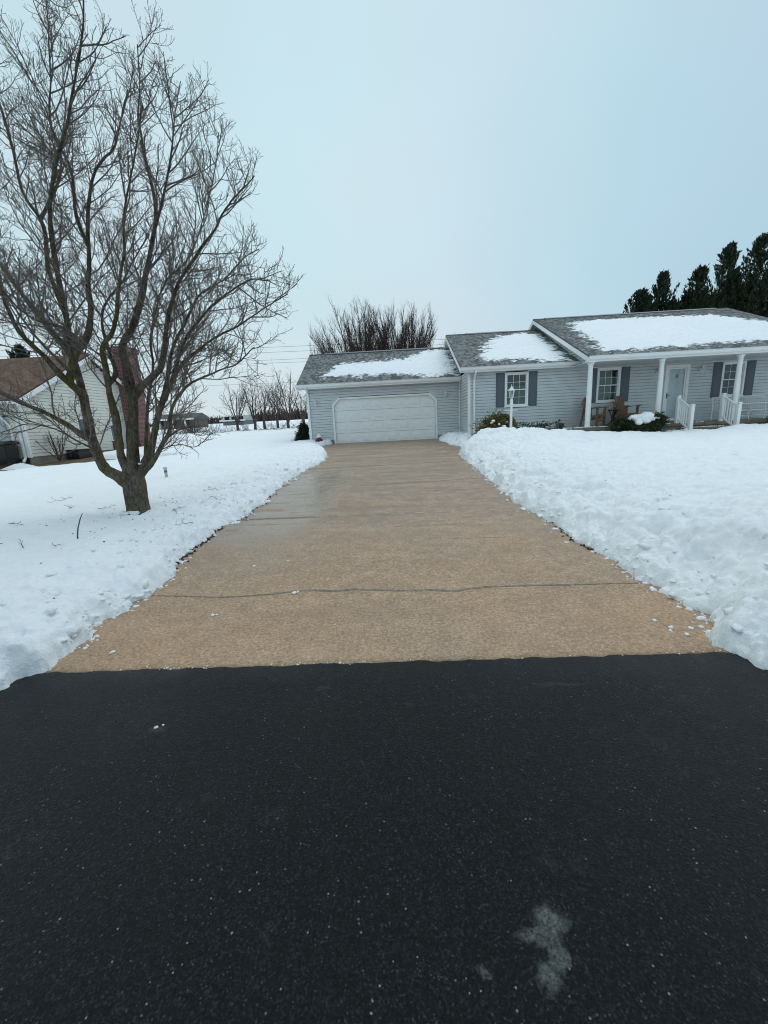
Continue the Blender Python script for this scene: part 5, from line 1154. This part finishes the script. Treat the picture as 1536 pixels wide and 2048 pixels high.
# snow on the porch edge and steps
items = []
for k in range(60): items.append((random.uniform(6.5, 8.2), 16.2 + random.random() * .08, 1.135, random.uniform(.02, .045)))
for k in range(22): items.append((random.uniform(9.6, 10.5), 16.22 + random.random() * .1, 1.14, random.uniform(.02, .05)))
for k in range(40): items.append((random.uniform(10.85, 12.3), 15.8 + random.random() * .25, .965, random.uniform(.02, .04)))
for k in range(30): items.append((random.uniform(11.8, 12.4), 15.45 + random.random() * .2, .81, random.uniform(.03, .07)))
for k in range(30): items.append((random.uniform(10.2, 10.9), 15.3 + random.random() * .5, .86, random.uniform(.05, .1)))
for k in range(14): items.append((random.uniform(10.9, 12.0), 16.25 + random.random() * .15, 1.136, random.uniform(.015, .035)))
tag(lump_mesh('porch_snow', items, M['snow'], 9), 'patches of snow left on the porch edge and steps', 'snow', kind='stuff')
# stake in the lawn
kx, ky = -6.63, 11.13; kz = zs(kx, ky)
sk = thing('snow_stake', (kx, ky, kz), 'short white marker stake with a grey band in the left lawn', 'stake')
MB().lathe([(.04, -.1), (.04, .22), (.05, .23), (.055, .26), (.05, .28), (.02, .285)], (kx, ky, kz), 12).build('post', plain('stake_white', (.55, .53, .44), .6), sk, True); MB().lathe([(.042, .13), (.042, .19)], (kx, ky, kz), 12).build('band', M['shutter'], sk, True)
# sticks on and in the snow
M['stick'] = plain('stick_bark', (.09, .07, .058), .9, .3, 10)
x, y = -4.47, 5.2; z = zs(x, y)
tag(MB().tube([(x - .04, y, z - .1), (x - .02, y, z + .05), (x + .01, y, z + .15), (x + .05, y + .02, z + .27), (x + .10, y + .02, z + .35)], [.009, .009, .008, .007, .004], 6).build('stick', M['stick'], None, True), 'dark bent stick standing upright in the snow before the tree', 'stick')
TW = [(-6.6, 7.6, .5, 'forked fallen twig left of the trunk, farthest from it'), (-5.95, 7.5, .45, 'bushy fallen twig just left of the trunk'), (-6.9, 6.6, .5, 'fallen twig near the frame edge left of the stick'), (-5.6, 5.2, .55, 'long fallen twig lying left of the upright stick'), (-4.1, 6.9, .6, 'brown fallen twig right of the trunk base'), (-3.75, 7.6, .5, 'fallen twig between trunk and driveway'), (-4.0, 8.6, .55, 'fallen twig on the snow behind the trunk'), (-3.35, 6.15, .35, 'curled fallen twig at the driveway edge'), (-4.6, 4.95, .25, 'short hooked fallen twig right of the stick'), (-7.6, 8.9, .6, 'fallen twig on the open snow behind the forked one'), (-5.0, 4.9, .3, 'small fallen twig right beside the stick')]
for k, (x, y, ln, lab) in enumerate(TW):
    r_ = np.random.default_rng(800 + k); z = zs(x, y) + .02; a = r_.uniform(0, 6.28); wd = Wood(); P = curve(np.array([x, y, z]), np.array([math.cos(a), math.sin(a), .10]), ln * .8, 6, .05, .14, r_); P[:, 2] = [zs(p[0], p[1]) + .012 + .03 * r_.random() for p in P]
    wd.add(P, np.linspace(.005, .002, 6), 5); branch_out(wd, P, .005, .002, r_, [(.10, .17, .8, .3, .2, 4, 4, .0032), (.08, .06, .8, .3, .2, 3, 3, .002)], 0, .2)
    o = link('fallen_twig', wd.mesh('fallen_twig', (x, y, z)), M['stick']); o.location = (x, y, z); tag(o, lab, 'twig', 'twigs fallen on the snow')
items = []
for k in range(150):
    x = random.gauss(-4.3, 1.1); y = random.gauss(7.0, 1.4)
    if x > float(xl(np.array(y))) - .1: continue
    items.append((x, y, zs(x, y) + .004, random.uniform(.004, .010)))
tag(lump_mesh('bark_crumbs', items, M['litter'], 12, .9), 'tiny bits of bark and bud scales sprinkled under the tree', 'litter', kind='stuff')

# ================================================================== NEIGHBOUR
NX, NY, NZ = -16.0, 17.0, .74
nb = thing('neighbour_house', (NX, NY, NZ), 'cream sided house with brown roof and brick chimney behind the tree', 'house')
SL = .533; RY_, RZ_ = 21.4, 3.42 + .533 * 4.4 + .03
mb = MB(); 
siding_wall(mb, (NX, NY), (NX, 25.8), .98, RZ_, top=lambda s: 3.42 + SL * min(s, 8.8 - s), h=.15, out=.024, holes=[(3.0, 3.95, 1.62, 2.62), (5.25, 5.75, 1.35, 2.3)])
mb.build('gable_wall', M['cream'], nb)
mb = MB(); siding_wall(mb, (-26, NY), (NX, NY), .98, 3.42, h=.15, out=.024, holes=[(5.4, 9.45, 0, 2.72)]); mb.build('front_wall', M['cream'], nb)
bx('house_shell', M['dark'], nb, -26, NX - .35, NY + 1.2, 25.7, .5, 3.4)
bx('foundation', M['block'], nb, -25.9, NX - .02, NY + .02, 25.7, .4, .97) if False else bx('foundation', M['block'], nb, NX - .08, NX - .004, NY + .01, 25.7, .4, .975)
bx('corner_post', M['white'], nb, NX - .085, NX + .03, NY - .03, NY + .085, .95, 3.44)
for (x0, x1, ye, yr) in ((-28, NX + .3, NY - .4, RY_), (-28, NX + .3, 26.2, RY_)):
    roof_plane('roof', x0, x1, ye, 3.42 + SL * -.4 + .16, yr, RZ_ + .10, M['shingle_brown'], nb)
    MB().prism([(ye, 3.42 - SL * .4 + .11), (yr, RZ_ + .05), (yr, RZ_ - .17), (ye, 3.42 - SL * .4 - .11)], 0, NX + .29, NX + .32).build('rake_board', M['white'], nb)
bx('gutter', M['white'], nb, -28, NX + .3, NY - .5, NY - .402, 3.18, 3.31); bx('soffit', M['soffit'], nb, -28, NX + .28, NY - .39, NY - .03, 3.19, 3.20)
# half-open garage door, dark inside
gz = 2.72; mb = MB(); mb.box(-20.7, -20.6, NY - .035, NY + .15, .74, gz); mb.box(-16.62, -16.53, NY - .036, NY + .15, .74, gz - .4); mb.box(-20.6, -16.95, NY - .035, NY + .15, gz, gz + .09)
mb.add([(-16.53, NY - .036, gz - .4), (-16.62, NY - .036, gz - .4), (-16.98, NY - .036, gz), (-16.9, NY - .036, gz + .09)], [(0, 1, 2, 3)]); mb.build('garage_door_trim', M['white'], nb)
M['ngd'] = plain('pale_door_paint', (.48, .54, .56), .5, .05)
gdn = bx('garage_door', M['ngd'], nb, -20.6, -16.62, NY + .08, NY + .12, 1.62, gz)
for k in range(2): bx('door_section', M['ngd'], gdn, -20.58, -16.64, NY + .066, NY + .079, 1.64 + .54 * k, 1.64 + .54 * k + .50)
mb = MB(); mb.beam((NX - .16, NY - .45, 3.18), (NX - .16, NY - .08, 2.9), .08, .06); mb.beam((NX - .16, NY - .08, 2.9), (NX - .16, NY - .08, .95), .08, .06, up=(0, 1, 0)); mb.beam((NX - .16, NY - .08, .95), (NX - .02, NY - .35, .80), .08, .06); mb.build('downspout', M['white'], nb)
# gable windows
def side_window(y0, y1, z0, z1, lab):
    w = bpy.data.objects.new('window', None); COL.objects.link(w); w.parent = nb; w.location = Vector((NX, y0, z0)) - wloc(nb); w['label'] = lab; c = .06
    mb = MB(); mb.box(NX - .05, NX + .04, y0, y1, z1 - c, z1); mb.box(NX - .05, NX + .04, y0, y1, z0, z0 + c); mb.box(NX - .05, NX + .039, y0, y0 + c, z0 + c, z1 - c); mb.box(NX - .05, NX + .039, y1 - c, y1, z0 + c, z1 - c); mb.build('casing', M['white'], w)
    MB().add([(NX - .01, y0 + c, z0 + c), (NX - .01, y1 - c, z0 + c), (NX - .01, y1 - c, z1 - c), (NX - .01, y0 + c, z1 - c)], [(0, 1, 2, 3)]).build('pane', plain('grey_glass', (.10, .125, .15), .1, .2, 2, spec=.6), w)
side_window(NY + 2.95, NY + 4.0, 1.57, 2.67, 'grey window beside the bare shrub'); side_window(NY + 5.2, NY + 5.8, 1.45, 2.35, 'narrow window above the red panel')
M['redpanel'] = plain('red_board', (.16, .025, .02), .6, .2, 4)
bx('red_panel', M['redpanel'], nb, NX + .025, NX + .06, NY + 5.2, NY + 5.85, .86, 1.44)
# brick chimney with a stepped shoulder, tied to the gable
def uvbox(name, mat, par, boxes):
    V = []; F = []; UV = []
    for (x0, x1, y0, y1, z0, z1, X0, X1, Y0, Y1) in boxes:
        b = len(V); lo = [(x0, y0), (x1, y0), (x1, y1), (x0, y1)]; hi = [(X0, Y0), (X1, Y0), (X1, Y1), (X0, Y1)]; per = 0
        for k in range(4):
            a, c_ = lo[k], lo[(k + 1) % 4]; A, C_ = hi[k], hi[(k + 1) % 4]; ln = math.hypot(c_[0] - a[0], c_[1] - a[1]); n = len(V)
            V += [(*a, z0), (*c_, z0), (*C_, z1), (*A, z1)]; UV += [(per, z0), (per + ln, z0), (per + ln, z1), (per, z1)]; F.append((n, n + 1, n + 2, n + 3)); per += ln
        n = len(V); V += [(*p, z1) for p in hi]; UV += [(0, 0)] * 4; F.append((n, n + 1, n + 2, n + 3))
    off = wloc(par); me = bpy.data.meshes.new(name); me.from_pydata([(v[0] - off.x, v[1] - off.y, v[2] - off.z) for v in V], [], F); ul = me.uv_layers.new()
    for lp_ in me.loops: ul.data[lp_.index].uv = UV[lp_.vertex_index]
    return link(name, me, mat, par)
a, b_ = NX + .026, NX + .75
chm = uvbox('chimney', M['brick'], nb, [(a, b_, 23.55, 24.7, .5, 6.35, a, b_, 23.55, 24.7)])
uvbox('chimney_corbel', M['brick'], chm, [(a - .06, b_ + .06, 23.49, 24.76, 6.35, 6.6, a - .06, b_ + .06, 23.49, 24.76)])
bx('chimney_cap', M['concrete'], chm, a - .02, b_ + .02, 23.53, 24.72, 6.601, 6.68)
bx('flue', M['block'], chm, a + .2, b_ - .2, 23.9, 24.35, 6.681, 6.86)
# clutter by the neighbour's garage
t_ = thing('trash_bin', (-16.55, 16.45, .74), 'black lidded bin before the half-open garage door', 'bin')
MB().add([(-16.85, 16.2, .76), (-16.28, 16.2, .76), (-16.28, 16.75, .76), (-16.85, 16.75, .76), (-16.9, 16.15, 1.55), (-16.22, 16.15, 1.55), (-16.22, 16.8, 1.55), (-16.9, 16.8, 1.55)], [(0, 3, 2, 1), (4, 5, 6, 7), (0, 1, 5, 4), (1, 2, 6, 5), (2, 3, 7, 6), (3, 0, 4, 7)]).build('body', M['black'], t_, bevel=.03)
MB().prism([(16.1, 1.555), (16.85, 1.555), (16.82, 1.66), (16.5, 1.72), (16.16, 1.66)], 0, -16.94, -16.18).build('lid', M['black'], t_, bevel=.02)
for s in (-16.8, -16.33): disc(MB(), (s, 16.78, .84), (1, 0, 0), [(.10, -.03), (.10, .03), (.03, .035)]).build('wheel', M['black'], t_)
t_ = thing('concrete_block', (-16.75, 15.75, .72), 'hollow concrete block lying below the half-open door', 'block')
MB().box(-16.95, -16.55, 15.6, 15.8, .72, .76).box(-16.95, -16.55, 15.6, 15.8, .88, .92).box(-16.95, -16.91, 15.6, 15.8, .76, .88).box(-16.77, -16.73, 15.6, 15.8, .76, .88).box(-16.59, -16.55, 15.6, 15.8, .76, .88).build('shell', M['block'], t_)
t_ = thing('storage_box', (-15.5, 19.0, .74), 'low black box against the cream siding', 'box')
MB().box(-15.85, -15.25, 18.75, 19.75, .70, 1.12).build('body', M['black'], t_, bevel=.03); MB().box(-15.88, -15.22, 18.72, 19.78, 1.121, 1.16).build('lid', M['black'], t_, bevel=.015)
bare_tree('bare_shrub', (-15.45, 17.85, .70), [(.14, .55, .6, .5, .10, 5, 4, .010), (.11, .28, .6, .4, .12, 4, 3, .006)], 9, 'bare rounded shrub in front of the cream gable wall', M['stem'], 880, None, .05, 0, .62, 1.45, .25, .25, 'shrub')

# ================================================================== FAR AWAY
def far_house(name, x0, x1, y, h, mats, label, posts=0, dep=8):
    g_ = float(gnd((x0 + x1) / 2, y)) - .1; t_ = thing(name, ((x0 + x1) / 2, y, g_), label, 'building')
    bx('wall', mats[0], t_, x0, x1, y, y + dep, g_, g_ + h); MB().prism([(y - .5, g_ + h), (y + dep + .5, g_ + h), (y + dep / 2, g_ + h + 1.1)], 0, x0 - .5, x1 + .5).build('roof', mats[1], t_)
    bx('fascia', M['white'], t_, x0 - .52, x1 + .52, y - .56, y - .505, g_ + h - .16, g_ + h + .12)
    for k in range(posts): xx = x0 + (x1 - x0) * (k + .5) / posts; bx('post', M['white'], t_, xx - .12, xx + .12, y - .5, y - .26, g_, g_ + h - .17)
    for k in range(3): xx = x0 + (x1 - x0) * (k + .3) / 3; w = bx('window', M['dark'], t_, xx, xx + 1.0, y - .03, y + .02, g_ + .9, g_ + 2.0); bx('frame', M['white'], w, xx - .08, xx + 1.08, y - .025, y - .001, g_ + 2.0, g_ + 2.1)
    return t_
far_house('far_building', -43.5, -36.5, 72, 1.9, (plain('far_brown', (.14, .12, .10), .8), plain('far_dark_roof', (.10, .095, .09), .8)), 'low brown building with white fascia beyond the brown thicket', 3, 6)
far_house('far_shed', -36.2, -31.8, 84, 1.2, (plain('far_grey', (.20, .22, .22), .8), plain('far_green_roof', (.30, .36, .34), .6)), 'low shed with pale green roof left of the far woods', 0, 6)
M['wire'] = plain('wire', (.10, .11, .12), .6)
for k, (za, zb_, lab) in enumerate(((24.3, 23.6, 'topmost overhead wire crossing the sky behind the hedgerow'), (22.95, 22.25, 'second overhead wire from the top behind the hedgerow'), (20.9, 20.25, 'third overhead wire from the top behind the hedgerow'), (20.1, 19.2, 'fourth overhead wire from the top behind the hedgerow'), (14.6, 14.2, 'lowest overhead wire close above the hedgerow trees'))):
    xs_ = np.linspace(-160, 160, 41); P = [(x, 120 + x * .02, za + (zb_ - za) * (x + 50) / 60 * .5 + .00008 * x * x) for x in xs_]
    tag(MB().tube(P, .035 if k < 4 else .025, 4).build('power_line', M['wire'], None), lab, 'wire', 'overhead wires')
